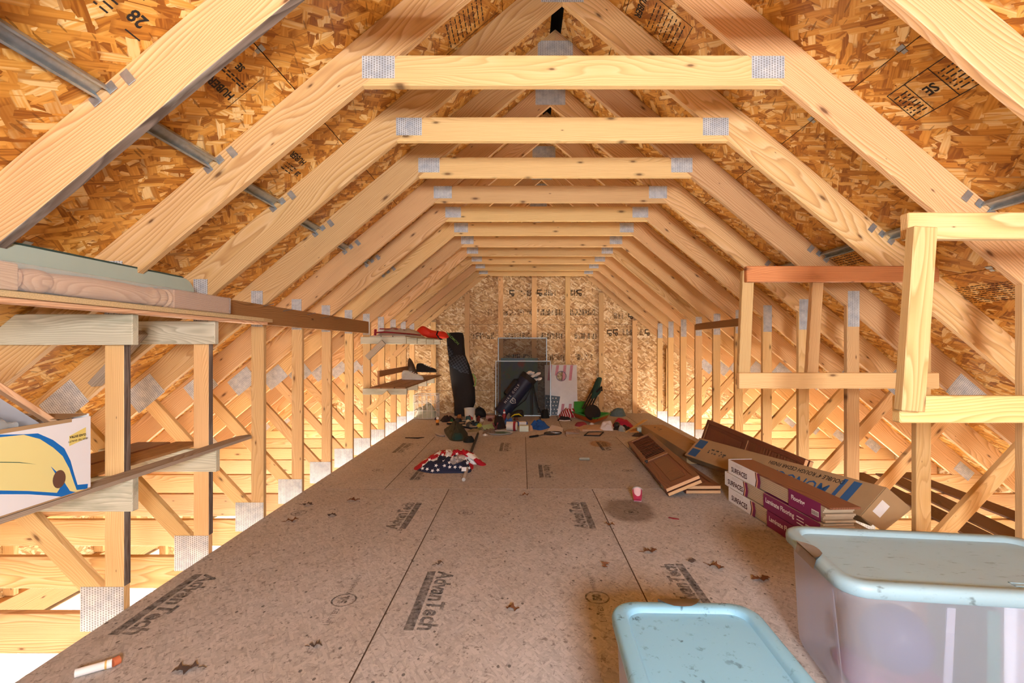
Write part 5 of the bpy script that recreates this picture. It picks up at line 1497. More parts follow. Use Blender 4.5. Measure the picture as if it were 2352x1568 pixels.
m.build('body', striped('pink_white_cup', lin('#e8c3cd'), lin('#b83a5a'), 16, 'Z', 0.05, rough=0.4, duty=0.4), r, smooth=True, angle=50)
m = lathe([(0.046, 0.041), (0.052, 0.0425), (0.057, 0.041)], a, (0.15, 0.75, 0.5), 18)
for v_ in m.v: v_.z = max(0.002, v_.z)
m.build('lid', CLEAR, r, smooth=True)
LEAF = plain('dry_brown_leaf', lin('#6f4428'), 0.8, vary=0.3, vscale=40)
LEAFD = plain('dry_grey_leaf', lin('#5b4a42'), 0.8, vary=0.3, vscale=40)
def leaf(px, py, L, ang, where, mat=LEAF, seed=0, stem=True):
    rr = random.Random(seed); c = FL(px, py); c.z = 0.001
    r = thing('dry_leaf', where, 'leaf', tuple(c), ang, group='dry leaves on the floor')
    up = [(0, .05), (.10, .10), (.18, .30), (.25, .12), (.36, .14), (.44, .40), (.54, .16), (.64, .15), (.72, .30), (.80, .12), (.92, .10), (1.0, 0.0)]
    pts = [(a + rr.uniform(-.02, .02), b * rr.uniform(.75, 1.15)) for a, b in up]; dn_ = [(a + rr.uniform(-.02, .02), -b * rr.uniform(.75, 1.15)) for a, b in up[:-1]][::-1]
    pts = pts + dn_; m = MB(); n = len(pts)
    top = [Vector((a * L - L / 2, b * L, 0.003 + 0.010 * abs(math.sin(a * 5 + seed)) * (1 + abs(b) * 3))) for a, b in pts]
    vs = top + [p - Vector((0, 0, 0.0012)) for p in top] + [Vector(((0.2 + 0.1 * k) * L - L / 2, 0, 0.005)) for k in range(1)]
    fs = []
    k = n - 1
    lo, hi = 0, n - 1
    quads = []
    for i in range(len(up) - 1):
        j = n - 1 - i if i < len(dn_) else None
        a0, a1 = i, i + 1; b0 = n - 1 - i; b1 = n - 2 - i
        if b1 <= a1: quads.append((a0, a1, b0)); break
        quads.append((a0, b0, b1, a1))
    fs += [q[::-1] for q in quads] + [tuple(x + n for x in q) for q in quads]
    fs += [(i, (i + 1) % n, (i + 1) % n + n, i + n) for i in range(n)]
    m.add(vs[:2 * n], fs); m.build('blade', mat, r, origin=(0, 0, 0))
    if stem:
        m = MB(); m.tube([(-L / 2, 0, 0.005), (-L * 0.68, L * 0.04, 0.008), (-L * 0.85, L * 0.12, 0.006)], 0.0018, 5); m.build('stem', mat, r, origin=(0, 0, 0))
leaf(425, 1541, 0.085, 0.3 + math.pi, 'dark curled leaf with a long stem beside the white tube', LEAFD, 1)
for i, (px, py, L, an_, wh) in enumerate([(708, 1160, .085, .1, 'dry leaf by the left floor edge, nearest the cross joint'), (812, 1150, .10, .1, 'wide dry leaf left of the upper printed mark'),
        (672, 1197, .08, .5, 'crumbled dry leaf close to the left floor edge'), (763, 1185, .07, .0, 'thin dry leaf between the left floor edge and a printed mark'),
        (1207, 1138, .06, .3, 'small dry leaf just in front of the cross joint of the floor'), (1400, 1207, .07, -.4, 'dark dry leaf at the joint beside the round stain'),
        (1010, 1297, .05, .6, 'small dry leaf above the big printed mark in the middle'), (1178, 1400, .065, -.3, 'pale brown leaf right of the big printed mark'),
        (1495, 1268, .085, .2, 'dark dry leaf on the floor left of the large bin'), (1590, 1292, .06, .5, 'small leaf in the bins\' shade, near the faded mark'),
        (1645, 1303, .085, -.6, 'ragged leaf in the shade left of the large bin'), (1748, 1332, .10, .1, 'largest dry leaf, against the large bin'),
        (726, 1486, .05, .2, 'small reddish leaf on the near floor left of the long joint'), (1390, 1300, .06, 1.2, 'torn leaf between the two floor joints near the bins')]):
    leaf(px, py, L, an_, wh, LEAF if i % 3 else LEAFD, i + 2, stem=(i % 2 == 0))
m = MB(); m.tube([FL(1330, 1053, 0.016), FL(1354, 1053, 0.016)], 0.015, 12)
single('grey_roll', m, plain('grey_green_roll', lin('#98978a'), 0.6), 'small grey-green roll on the bare middle floor', 'roll', tuple(FL(1342, 1055)), smooth=True)
# ------------------------------------------------------------------ clutter on the floor before the far wall
_mc = {}
def cm(hexc, vary=0.25, rough=0.8, vscale=25):
    k = (hexc, vary, rough)
    if k not in _mc: _mc[k] = plain('cloth_' + hexc.strip('#'), lin(hexc), rough, vary=vary, vscale=vscale)
    return _mc[k]
def ell(px0, px1, pyb, depth, seed, jag=0.25, n=12, z=0.0):
    """rough oval on the floor whose near edge lies on pixel row pyb"""
    rr = random.Random(seed); D0 = (HC - z) * F / (pyb - VY); Dc = D0 + depth / 2
    x0, x1 = (px0 - VX) * Dc / F, (px1 - VX) * Dc / F
    return [Vector(((x0 + x1) / 2 + math.cos(2 * math.pi * k / n) * (x1 - x0) / 2 * (1 - rr.uniform(0, jag)), Dc + math.sin(2 * math.pi * k / n) * depth / 2 * (1 - rr.uniform(0, jag)), z)) for k in range(n)]
def lump(name, label, cat, px0, px1, pyb, depth, h, mat, seed, rough=0.7, freq=13, jag=0.3, power=0.8, z=0.0):
    h = h * 0.72; o = ell(px0, px1, pyb, depth, seed, jag, z=z); c = sum(o, Vector()) / len(o)
    return single(name, heap(o, h, seed, rough=rough, freq=freq, power=power, base_z=z), mat, label, cat, (c.x, c.y, z), smooth=True, angle=70)
def sheet(name, label, cat, pix, mat, t=0.003, z=0.001, curl=0.0, bevel=0.0):
    pts = [FL(px, py, z) for px, py in pix]; c = sum(pts, Vector()) / len(pts); n = len(pts)
    m = MB(); up = [p + Vector((0, 0, t + curl * (k % 2))) for k, p in enumerate(pts)]
    fs = [list(range(n)), [k + n for k in range(n)][::-1]] + [(k, k + n, (k + 1) % n + n, (k + 1) % n) for k in range(n)]
    nr = sum((pts[i] - c).cross(pts[(i + 1) % n] - c).z for i in range(n))
    if nr > 0: fs = [tuple(f)[::-1] for f in fs]
    m.add(pts + up, fs)
    return single(name, m, mat, label, cat, tuple(c), bevel=bevel)
def gbox(name, label, cat, px0, px1, pyb, depth, h, mat, rot=0.0, bevel=0.003):
    D0 = HC * F / (pyb - VY); x0, x1 = (px0 - VX) * D0 / F, (px1 - VX) * D0 / F
    ex = Vector((math.cos(rot), math.sin(rot), 0)); ey = Vector((-math.sin(rot), math.cos(rot), 0)); o = Vector(((x0 + x1) / 2, D0, 0.001))
    m = MB(); m.obox(o - ex * (x1 - x0) / 2, ex * (x1 - x0), ey * depth, (0, 0, h))
    return single(name, m, mat, label, cat, tuple(o), bevel=bevel)
# flag roll on its pole
r = thing('flag', 'crumpled stars and stripes flag rolled on its pole in the middle of the floor', 'flag', tuple(FL(1030, 1075)))
def fp(cx, cy, z=0.02): return FL(900 + cx / 7.84, 920 + cy / 7.84, z)
STR = striped('red_white_flag_cloth', lin('#b3202f'), lin('#e6e2e0'), 5.2, 'X', 0.16, duty=0.42, wscale=3.5, rot=(0, 0, 0.75))
o = [fp(*p) for p in [(395, 1185), (470, 1110), (560, 1040), (720, 960), (980, 925), (1090, 970), (1200, 960), (1400, 970), (1520, 1010), (1620, 1050), (1700, 1115), (1620, 1140), (1480, 1110), (1440, 1210), (1100, 1230), (700, 1240), (450, 1215)]]
heap(o, 0.075, 21, rings=12, rough=0.8, freq=8, base_z=0, per=4).build('striped_cloth', STR, r, smooth=True, angle=70)
NAVYF = cm('#1b2440', 0.3)
o2 = [fp(*p) for p in [(450, 1218), (560, 1200), (690, 1130), (820, 1105), (1000, 1120), (1270, 1105), (1360, 1090), (1460, 1100), (1440, 1205), (1380, 1262), (1050, 1270), (700, 1268)]]
hm = heap(o2, 0.085, 22, rings=10, rough=0.5, freq=9, base_z=0, per=3); hm.build('star_field', NAVYF, r, smooth=True, angle=70)
cand = [v_ for v_ in hm.v if v_.z > 0.012]; rr = random.Random(12); rr.shuffle(cand); used = []; sm = MB()
for v_ in cand:
    if len(used) >= 44: break
    if all((v_ - u).length > 0.05 for u in used):
        used.append(v_); a0 = rr.uniform(0, 6); c = v_ + Vector((0, -0.006, 0.006)); e1 = Vector((1, 0, 0)); e2 = Vector((0, 0.62, 0.78))
        pts = [c + e1 * (0.021 if k % 2 == 0 else 0.009) * math.cos(a0 + k * math.pi / 5) + e2 * (0.021 if k % 2 == 0 else 0.009) * math.sin(a0 + k * math.pi / 5) for k in range(10)]
        sm.add(pts + [c], [(k, (k + 1) % 10, 10) for k in range(10)])
so = sm.build('white_stars', WHITEC, r); so['kind'] = 'stuff'
m = MB(); m.tube([FL(1080, 1043, 0.02), FL(1098, 995, 0.02)], 0.016, 8); m.build('pole', cm('#23201f', 0.1, 0.5), r, smooth=True)
m = MB(); m.tube([FL(1065, 1101, 0.02), FL(1072, 1078, 0.02), FL(1081, 1043, 0.02)], 0.017, 10); m.build('pole_grip', plain('pale_pole', lin('#b7b3b0'), 0.4), r, smooth=True)
m = MB(); a, b = fp(1265, 1180, 0.08), fp(1350, 1180, 0.08); m.add([a + V(0, -.03, 0), b + V(0, -.03, 0), b + V(0, -.05, -.035), a + V(0, -.05, -.035)], [(0, 1, 2, 3)]); m.build('white_tag', WHITEC, r)
a, b = fp(1100, 1085, 0.16), fp(1270, 1020, 0.16)
m = lathe([(0, 0.012), (0.004, 0.034), (0.05, 0.037), (0.12, 0.037), (0.16, 0.03), (0.185, 0.013), (0.2, 0.012)], a, b - a, 14)
single('plastic_bottle', m, see_through_mat('hazy_bottle', lin('#c9bdbb'), 0.38, 0.12), 'clear plastic bottle lying on the crumpled flag', 'bottle', tuple(a - V(0, 0, 0.04)), smooth=True)
# left group
r = thing('duffel_bag', 'dark olive bag with a teal base on the floor behind the flag', 'bag', tuple(FL(1050, 1010)))
o = [FL(px, py, 0.02) for px, py in [(1030, 1003), (1036, 1008), (1050, 1010), (1066, 1008), (1074, 998), (1072, 988), (1060, 981), (1040, 979), (1022, 981), (1021, 989)]]
heap(o, 0.085, 31, rough=0.8, freq=8, base_z=0, power=1.0).build('body', cm('#2f3328', 0.3), r, smooth=True, angle=70)
o = [FL(px, py, 0.0) for px, py in [(1034, 1008), (1042, 1012), (1055, 1012.5), (1064, 1011), (1066, 1006), (1055, 1004), (1040, 1004)]]
heap(o, 0.075, 32, rough=0.1, base_z=0).build('base_panel', cm('#153a3a', 0.2), r, smooth=True, angle=70)
lump('black_pouch', 'black rounded pouch against the olive bag', 'pouch', 1063, 1091, 1017, 0.16, 0.09, cm('#0d1413', 0.3), 33, rough=0.25, jag=0.08, power=0.45)
m = MB(); m.tube([FL(1001, 995, 0.02), FL(1012, 1000, 0.012), FL(1021, 1001, 0.012)], [0.018, 0.016, 0.012], 8)
single('metal_bar', m, plain('dull_silver', lin('#a8a5a8'), 0.35, 0.6), 'bent silvery bar left of the olive bag', 'bar', tuple(FL(1015, 1001)), smooth=True)
r = thing('figurine', 'tiny white and orange figurine alone on the floor at the left', 'figurine', tuple(FL(1005, 977)))
c = FL(1005, 976)
lathe([(0, .01), (0, .026), (.03, .022), (.035, .016)], c, (0, 0, 1), 10).build('base', cm('#4a3020', .1), r, smooth=True)
lathe([(.035, .016), (.05, .028), (.075, .026), (.09, .014)], c, (0, 0, 1), 10).build('body', cm('#d08a3c', .1), r, smooth=True)
lathe([(.085, .012), (.10, .024), (.12, .022), (.132, .004)], c, (0, 0, 1), 10).build('head', WHITEC, r, smooth=True)
m = MB(); m.tube([FL(931, 1005, .004), FL(960, 1006, .006), FL(974, 1004, .004)], [0.006, 0.012, 0.004], 6)
single('dark_stick', m, cm('#1c1714', .2), 'thin black splinter on the floor near the left edge', 'stick', tuple(FL(955, 1006)), smooth=True)
lump('dark_jacket', 'black and purple garment at the foot of the board bag', 'garment', 1008, 1052, 970, 0.35, 0.075, cm('#14121c', 0.6), 34)
lump('brown_ball', 'brown football-like lump on the pile below the board bag', 'ball', 1048, 1063, 965, 0.12, 0.12, cm('#8a5a30', 0.3), 35, rough=0.1, jag=0.05, power=0.5)
lump('green_cloth', 'small bright green cloth at the left of the pile', 'cloth', 1030, 1043, 974, 0.15, 0.07, cm('#1f5a3a', 0.4), 36)
r = thing('plastic_pail', 'white plastic pail with a red print standing in the pile', 'pail', tuple(FL(1079, 966)))
c = FL(1079, 964)
lathe([(0, .02), (0, .078), (.17, .092), (.175, .096), (.195, .096), (.195, .088), (.06, .08), (.06, .02)], c, (0, 0, 1), 24).build('body', plain('white_pail', lin('#d8d5cf'), 0.5, vary=.08), r, smooth=True, angle=40)
m = MB(); q = c + V(0.005, -0.096, 0.05); m.pillow([q + V(-.05, .01, -.045), q + V(.05, .01, -.045), q + V(.055, .01, .0), q + V(.0, .0, .045), q + V(-.05, .01, .0)], (0, -0.006, 0)); m.build('red_print', cm('#a8332c', .1), r)
lump('white_bag', 'crumpled white bag beside the pail', 'bag', 1084, 1096, 968, 0.16, 0.10, cm('#cfd0c8', .1), 37)
r = thing('backpack', 'black backpack slumped between the board bag and the golf bag', 'backpack', tuple(FL(1102, 957)))
o = smooth_loop([P(1087, 958, 8.4), P(1088, 945, 8.4), P(1093, 938, 8.4), P(1105, 936, 8.4), P(1113, 941, 8.4), P(1116, 958, 8.4)], 3)
for q in o: q.z = max(q.z, 0.003)
m = MB(); m.pillow(o, (0, -0.10, 0), (0, 0.1, 0)); m.build('body', BLACKC, r, smooth=True, angle=60)
m = MB(); m.tube([P(1096, 938, 8.35), P(1100, 933.5, 8.33), P(1106, 937, 8.35)], 0.010, 6); m.build('grab_loop', BLACKC, r, smooth=True)
lump('red_brown_cloth', 'dark red cloth right of the white pail', 'cloth', 1092, 1108, 968, 0.2, 0.08, cm('#5a1e18', .5), 38)
lump('silver_pouch', 'shiny silver pouch in front of the black backpack', 'pouch', 1098, 1113, 968, 0.14, 0.05, cm('#b8bec0', .3, 0.35), 39)
def sandal(label, px, py, ang, L, top, strap):
    c = FL(px, py); r = thing('slide_sandal', label, 'sandal', (c.x, c.y, 0.002), ang, group='sandals in the far pile')
    o = [(-.5, .0), (-.45, .14), (-.2, .16), (.05, .14), (.3, .2), (.46, .14), (.5, .0), (.46, -.14), (.3, -.2), (.05, -.14), (-.2, -.16), (-.45, -.14)]
    m = MB(); m.prism([(a * L, b * L) for a, b in o], (0, 0, 0), (1, 0, 0), (0, 1, 0), (0, 0, 0.03)); m.build('sole', cm('#1b1b1c', .1), r, bevel=0.006, origin=(0, 0, 0))
    m = MB(); m.prism([(a * L * .95, b * L * .9) for a, b in o], (0, 0, 0.0301), (1, 0, 0), (0, 1, 0), (0, 0, 0.004)); m.build('footbed', top, r, origin=(0, 0, 0))
    vs = []; fs = []
    for k in range(9):
        a = math.pi * k / 8
        for x in (0.02, 0.26): vs.append((x * L, math.cos(a) * .2 * L, 0.03 + math.sin(a) * 0.07))
    for k in range(8): fs.append((2 * k, 2 * k + 2, 2 * k + 3, 2 * k + 1))
    m = MB(); m.add(vs, fs); m.build('strap', strap, r, smooth=True, origin=(0, 0, 0))
sandal('beige slide sandal nearest the olive bag', 1047, 975, -0.3, 0.30, cm('#c9a988', .1), cm('#22252a', .2))
sandal('grey slide sandal with a black and white strap right of the olive bag', 1077, 983, -0.75, 0.32, cm('#b5b0a6', .1), cm('#3a3d42', .6))
sandal('pale slide sandal at the back of the far pile', 1070, 970, 0.3, 0.28, cm('#b8b4a0', .1), cm('#2b4a52', .3))
m = MB(); m.tube([FL(1081, 973, .03), FL(1101, 969, .05)], 0.012, 8)
single('dark_baton', m, cm('#20252c', .3, .3), 'dark glossy baton lying across the far pile', 'baton', tuple(FL(1090, 972)), smooth=True)
lump('yellow_cloth', 'yellow-green cloth scrap left of the mint booklet', 'cloth', 1093, 1111, 981, 0.14, 0.045, cm('#b6b83a', .5), 40)
lump('khaki_sheet', 'flat khaki cloth between the sandal and the booklet', 'cloth', 1072, 1102, 993, 0.3, 0.02, cm('#8f8264', .2), 41)
sheet('booklet', 'mint green printed booklet in the far pile', 'booklet', [(1106, 978), (1112, 987), (1139, 985), (1131, 973)], cm('#a9cdb2', .2), 0.006, 0.02)
lump('debris_clump', 'brown clump of debris in front of the mint booklet', 'debris', 1107, 1143, 998, 0.2, 0.05, cm('#7a6656', .5), 42, rough=0.9, freq=22)
r = thing('oval_tray', 'shallow oval tray with a green middle and white rim', 'tray', tuple(FL(1148, 995)))
c = FL(1148, 995); m = MB()
out = [(0.165, 0.002), (0.19, 0.018), (0.185, 0.02), (0.155, 0.008)]
for (rad, zz) in out: pass
lv = [([(c.x + rad * math.cos(k * math.pi / 12), c.y + rad * 0.8 * math.sin(k * math.pi / 12)) for k in range(24)], zz) for rad, zz in out]
loft(lv).build('dish', cm('#c8ccd0', .1, .3), r, smooth=True, angle=40)
m = MB(); m.add([(c.x + 0.15 * math.cos(k * math.pi / 12), c.y + 0.12 * math.sin(k * math.pi / 12), 0.010) for k in range(24)], [list(range(24))]); m.build('green_centre', cm('#5d7a66', .2, .3), r)
r = thing('sports_shoe', 'black and pink sports shoe heap in the far pile', 'shoe', tuple(FL(1148, 986)))
heap(ell(1131, 1163, 986, 0.3, 51, .1), 0.14, 51, rough=0.25, base_z=0).build('upper', cm('#191319', .5), r, smooth=True, angle=70)
for (px0, py0, px1, py1) in [(1133, 972, 1140, 984), (1143, 971, 1138, 985)]:
    m = MB(); m.tube([FL(px0, py0, 0.12) + V(0, -.02, 0), FL((px0 + px1) / 2, (py0 + py1) / 2, 0.13) + V(0, -.05, 0), FL(px1, py1, 0.02) + V(0, -.03, 0)], 0.012, 6); m.build('pink_strip', cm('#a8648c', .1), r, smooth=True)
lump('dark_net', 'dark netting lying behind the black and pink shoe', 'net', 1133, 1150, 973, 0.2, 0.12, cm('#2a2528', .7), 52, rough=.6)
lump('blue_plaid_cloth', 'bright blue cloth behind the red and white canister', 'cloth', 1151, 1184, 976, 0.3, 0.08, cm('#2f63b0', .5), 53)
r = thing('canister', 'white canister with a red rim lying on its side', 'canister', tuple(FL(1175, 990)))
c = FL(1163.5, 990, 0.0); c.z = 0.066; c.y += 0.06
lathe([(0, .01), (0, .064), (.10, .066), (.10, .002)], c, (1, -0.12, 0), 20).build('body', plain('white_canister', lin('#dcd8d2'), .4, vary=.06), r, smooth=True, angle=40)
lathe([(.10, .060), (.10, .069), (.135, .069), (.135, .060)], c, (1, -0.12, 0), 20).build('red_rim', cm('#96222c', .15), r, smooth=True, angle=40)
lathe([(.135, .002), (.135, .060), (.155, .060), (.157, .052), (.157, .002)], c, (1, -0.12, 0), 20).build('base_cap', plain('cream_cap', lin('#ddd6c4'), .5), r, smooth=True, angle=40)
gbox('carton_strip', 'white and blue slim box behind the small green card box', 'box', 1188, 1212, 978, 0.09, 0.06, striped('white_blue_box', lin('#e2e0e0'), lin('#34518e'), 7, 'X', 0.0, duty=0.2), 0.2)
gbox('card_box', 'small mint white card box on the floor left of the blue shirt', 'box', 1193, 1214, 991, 0.12, 0.08, cm('#d6e2d6', .12))
lump('tan_paper', 'crumpled tan paper beside the mint card box', 'paper', 1213, 1226, 990, 0.12, 0.06, cm('#b58f70', .2), 54)
lump('blue_shirt', 'crumpled bright blue shirt in the middle of the far floor', 'shirt', 1212, 1264, 988, 0.5, 0.08, cm('#1c55a6', .3), 55, rough=.8, freq=9)
sheet('paper_sheet', 'white paper sheet right of the blue shirt', 'paper', [(1257, 990), (1267, 979), (1281, 979), (1293, 986), (1291, 995), (1275, 996)], cm('#dedbe2', .05), 0.004, 0.002, 0.02)
r = thing('badminton_racket', 'black badminton racket lying on the bare floor', 'racket', tuple(FL(1250, 1000)))
c = FL(1270, 994, .012); e1 = (FL(1290, 991, .012) - FL(1252, 997, .012)).normalized(); e2 = Vector((-e1.y, e1.x, 0))
pts = [c + e1 * 0.135 * math.cos(k * math.pi / 12) + e2 * 0.105 * math.sin(k * math.pi / 12) for k in range(25)]
m = MB(); m.tube(pts, 0.006, 6, cap=False); m.build('hoop', BLACKC, r, smooth=True)
m = MB(); m.add([p for p in pts[:24]], [list(range(24))]); m.build('strings', see_through_mat('dark_strings', lin('#2a2626'), .6, .6), r)
g = FL(1217, 1003, .012); m = MB(); m.tube([c - e1 * 0.135, FL(1236, 1000, .012)], 0.005, 6); m.build('shaft', BLACKC, r)
m = MB(); m.tube([FL(1236, 1000, .014), g], 0.014, 8); m.build('grip', BLACKC, r, smooth=True)
sheet('confetti_card', 'torn orange and grey card right of the racket', 'card', [(1294, 992), (1300, 997), (1330, 996), (1331, 992), (1318, 990), (1306, 991)], cm('#9a8478', .7), 0.01, 0.002, 0.03)
r = thing('squeeze_bottle', 'small red-capped bottle standing in front of the golf bag', 'bottle', tuple(FL(1158, 965)))
c = FL(1158, 964)
lathe([(0, .01), (0, .03), (.08, .032), (.11, .022)], c, (0, 0, 1), 12).build('body', cm('#8e1f22', .2, .4), r, smooth=True)
lathe([(.11, .022), (.125, .024), (.14, .018)], c, (0, 0, 1), 12).build('label_band', WHITEC, r, smooth=True)
lathe([(.14, .018), (.15, .02), (.172, .014), (.175, .002)], c, (0, 0, 1), 12).build('cap', cm('#c22a36', .05, .4), r, smooth=True)
m = lathe([(0, .05), (.08, .035), (.12, .012), (.122, .002)], FL(1167, 965), (0.15, 0.1, 1), 14)
single('grey_cone', m, cm('#6f6a66', .3), 'grey cone-shaped object beside the red-capped bottle', 'cone', tuple(FL(1167, 965)), smooth=True)
gbox('brick', 'pinkish brick lying at the foot of the far wall', 'brick', 1116, 1143, 962, 0.1, 0.055, cm('#b08a7c', .3))
r = thing('club_cover', 'black and yellow club cover under the golf bag', 'cover', tuple(FL(1190, 957)))
o = smooth_loop([P(1172, 957, 8.0), P(1177, 947, 8.0), P(1190, 941, 8.0), P(1201, 942, 8.0), P(1203, 951, 8.0), P(1201, 957, 8.0)], 3)
for q in o: q.z = max(q.z, .004)
m = MB(); m.pillow(o, (0, -.06, 0), (0, .06, 0)); m.build('shell', BLACKC, r, smooth=True, angle=60)
m = MB(); m.tube([P(1174, 957, 7.95), P(1182, 952, 7.94), P(1192, 951, 7.94), P(1200, 956, 7.95)], [0.004, 0.012, 0.014, 0.004], 6); m.build('yellow_trim', cm('#c9b91f', .1), r, smooth=True)
r = thing('camera_tripod_head', 'black tangled gadget with small white highlights below the toss board', 'gadget', tuple(FL(1251, 958)))
heap(ell(1241, 1263, 961, .13, 61, .1), 0.12, 61, rough=.5, freq=20, base_z=0).build('body', cm('#101413', .6), r, smooth=True, angle=60)
m = MB(); m.tube([FL(1240, 958, .1), FL(1241, 963, .0) + V(0, 0, .008)], 0.01, 6); m.build('leg', BLACKC, r)
# right group
STR2 = striped('red_white_pinstripe', lin('#a8222e'), lin('#e4d9d6'), 26, 'X', 0.10, duty=0.38, wscale=4, rot=(0, 0.5, 0.4))
lump('striped_shirt', 'red and white striped shirt draped at the edge of the green sled', 'shirt', 1281, 1331, 959, 0.24, 0.17, STR2, 62, rough=.35, freq=5, jag=.12)
r = thing('sports_shoe', 'dark shoes with white soles in front of the striped shirt', 'shoe', tuple(FL(1296, 967)))
heap(ell(1279, 1314, 967, .15, 63, .1), .06, 63, rough=.4, base_z=0).build('upper', cm('#241b1e', .4), r, smooth=True, angle=60)
m = MB(); m.tube([FL(1285, 965, .03), FL(1297, 966, .03), FL(1310, 965, .04)], .008, 6); m.build('white_trim', WHITEC, r, smooth=True)
# sled
GRN = plain('green_plastic', lin('#2f8a35'), .4); ORG = plain('orange_plastic', lin('#b8571d'), .45, vary=.1)
r = thing('plastic_sled', 'green and orange plastic sled holding a tyre', 'sled', tuple(FL(1362, 972)))
near = FL(1366, 976, 0.0); lft = FL(1312, 958, 0.0); rgt = FL(1405, 962, 0.0); fr = lft + (rgt - near) * 0.3
base_ = [near, rgt, fr, lft]; cb = sum(base_, Vector()) / 4
def ringz(scale, z): return [cb + (p - cb) * scale + V(0, 0, z) for p in base_]
def ring8(scale, z):
    p = ringz(scale, z); out = []
    for i in range(4):
        for k in range(4): out.append(p[i].lerp(p[(i + 1) % 4], k / 4 * .96 + .02))
    return [(q.x, q.y) for q in out]
loft([(ring8(.72, 0), .003), (ring8(.80, 0), .01), (ring8(.93, 0), .085)], close_top=False).build('orange_hull', ORG, r, smooth=True, angle=40)
loft([(ring8(.925, 0), .083), (ring8(1.0, 0), .085), (ring8(1.0, 0), .10), (ring8(.93, 0), .105), (ring8(.88, 0), .09), (ring8(.78, 0), .03), (ring8(.6, 0), .025)], close_bottom=False).build('green_liner', GRN, r, smooth=True, angle=40)
tail = [lft + V(.05, .02, .08), lft + V(.28, .06, .08), lft + V(.26, .14, .26), lft + V(.06, .10, .26)]
m = MB(); m.pillow(tail, (0, -.01, 0), (0, .01, 0), rings=2); m.build('back_rest', GRN, r)
tc = P(1361, 946, 7.75); tc.z = 0.165
r = thing('tyre', 'small black tyre lying in the sled', 'tyre', tuple(tc - V(0, 0, .14)))
prof = [(-.07, .06), (-.07, .10), (-.055, .118), (-.04, .105), (-.028, .122), (-.012, .108), (0, .123), (.012, .108), (.028, .122), (.04, .105), (.055, .118), (.07, .10), (.07, .06)]
lathe(prof, tc, (-.35, -.7, .35), 24).build('tread', cm('#1a1614', .2), r, smooth=True, angle=25)
axd = V(-.35, -.7, .35).normalized() * -1
lathe([(0, .005), (0, .06), (.012, .06), (.014, .005)], tc - axd * -.065, -axd, 16).build('hub', cm('#35383c', .3, .4), r, smooth=True)
q = tc - axd * .085 
# folded camp chair
r = thing('folding_chair', 'folded camp chair in a dark green sleeve sticking up from the sled', 'chair', tuple(V(1.13, 8.1, .03)))
SL = cm('#1f4038', .3)
for k in range(4):
    a = P(1338 + 6 * k, 938, 8.0 + .03 * k); b = P(1366 + 4 * k, 885 + 3 * k, 8.18 + .02 * k)
    a.z = max(a.z, .06); m = MB(); m.tube([a, b], .014, 8); m.build('tube_leg', cm('#141414', .1, .35), r, smooth=True)
o = smooth_loop([P(1358, 915, 8.08), P(1362, 890, 8.15), P(1369, 872, 8.2), P(1375, 866, 8.2), P(1383, 869, 8.2), P(1379, 885, 8.18), P(1380, 900, 8.12), P(1368, 912, 8.08)], 3)
m = MB(); m.pillow(o, (0, -.05, 0), (0, .05, 0)); m.build('sleeve', SL, r, smooth=True, angle=60)
m = MB(); m.tube([P(1370, 900, 8.05), P(1383, 888, 8.08), P(1382, 897, 8.05)], .018, 8); m.build('foot_cap', BLACKC, r, smooth=True)
lump('peaked_cap', 'slate grey cap against the far wall right of the sled', 'cap', 1400, 1438, 957, .24, .17, cm('#5b7076', .35), 71, rough=.3, freq=7, jag=.12, power=.4)
lump('red_garment', 'crimson garment with black trim right of the sled', 'garment', 1404, 1455, 985, .5, .13, cm('#a31638', .25), 72, rough=.35, freq=5, jag=.2)
lump('black_lining', 'black cloth lying under the crimson garment', 'cloth', 1398, 1460, 989, .25, .04, cm('#1a1013', .4), 73)
lump('white_cloth', 'crumpled white cloth in front of the sled', 'cloth', 1373, 1416, 990, .36, .11, cm('#d4d0d6', .12), 74, rough=.6, freq=8)
m = heap(ell(1320, 1350, 980, .22, 75, .06), .05, 75, rough=.08, base_z=0, power=.4)
single('red_cushion', m, cm('#8f3340', .2), 'flat round dusky red pad left of the white cloth', 'pad', tuple(FL(1335, 978)), smooth=True, angle=60)
sheet('tan_sheet', 'folded tan paper sheet in front of the dusky red pad', 'paper', [(1321, 984), (1338, 991), (1385, 988), (1378, 980), (1356, 977), (1341, 981)], cm('#c0a188', .12), .004, .002, .03)
r = thing('picture_frame', 'thin black picture frame lying flat on the far floor', 'picture frame', tuple(FL(1365, 997)))
q4 = [FL(1341, 1001), FL(1378, 1002), FL(1387, 993), (FL(1351, 993))]; cf = sum(q4, Vector()) / 4
for k in range(4):
    a, b = q4[k], q4[(k + 1) % 4]; ai, bi = cf + (a - cf) * .86, cf + (b - cf) * .86
    m = MB(); vs = [a, b, bi, ai]; m.add([p + V(0, 0, .001) for p in vs] + [p + V(0, 0, .014) for p in vs], [(0, 3, 2, 1), (4, 5, 6, 7), (0, 1, 5, 4), (1, 2, 6, 5), (2, 3, 7, 6), (3, 0, 4, 7)]); m.build('frame_bar', BLACKC, r)
m = MB(); m.add([cf + (p - cf) * .86 + V(0, 0, .006) for p in q4], [(0, 1, 2, 3)]); m.build('picture', cm('#b09a8c', .25), r)
def orb(name, label, px, py, rad, mat):
    c = FL(px, py); c.z = rad + .001
    m = lathe([(-rad * math.cos(k * math.pi / 10), max(.002, rad * math.sin(k * math.pi / 10))) for k in range(11)], c, (0, 0, 1), 14)
    single(name, m, mat, label, 'ball', (c.x, c.y, 0.001), smooth=True, angle=60)
orb('ball', 'small dark glossy ball in front of the crimson garment', 1417, 984, .05, cm('#2c2422', .3, .2))
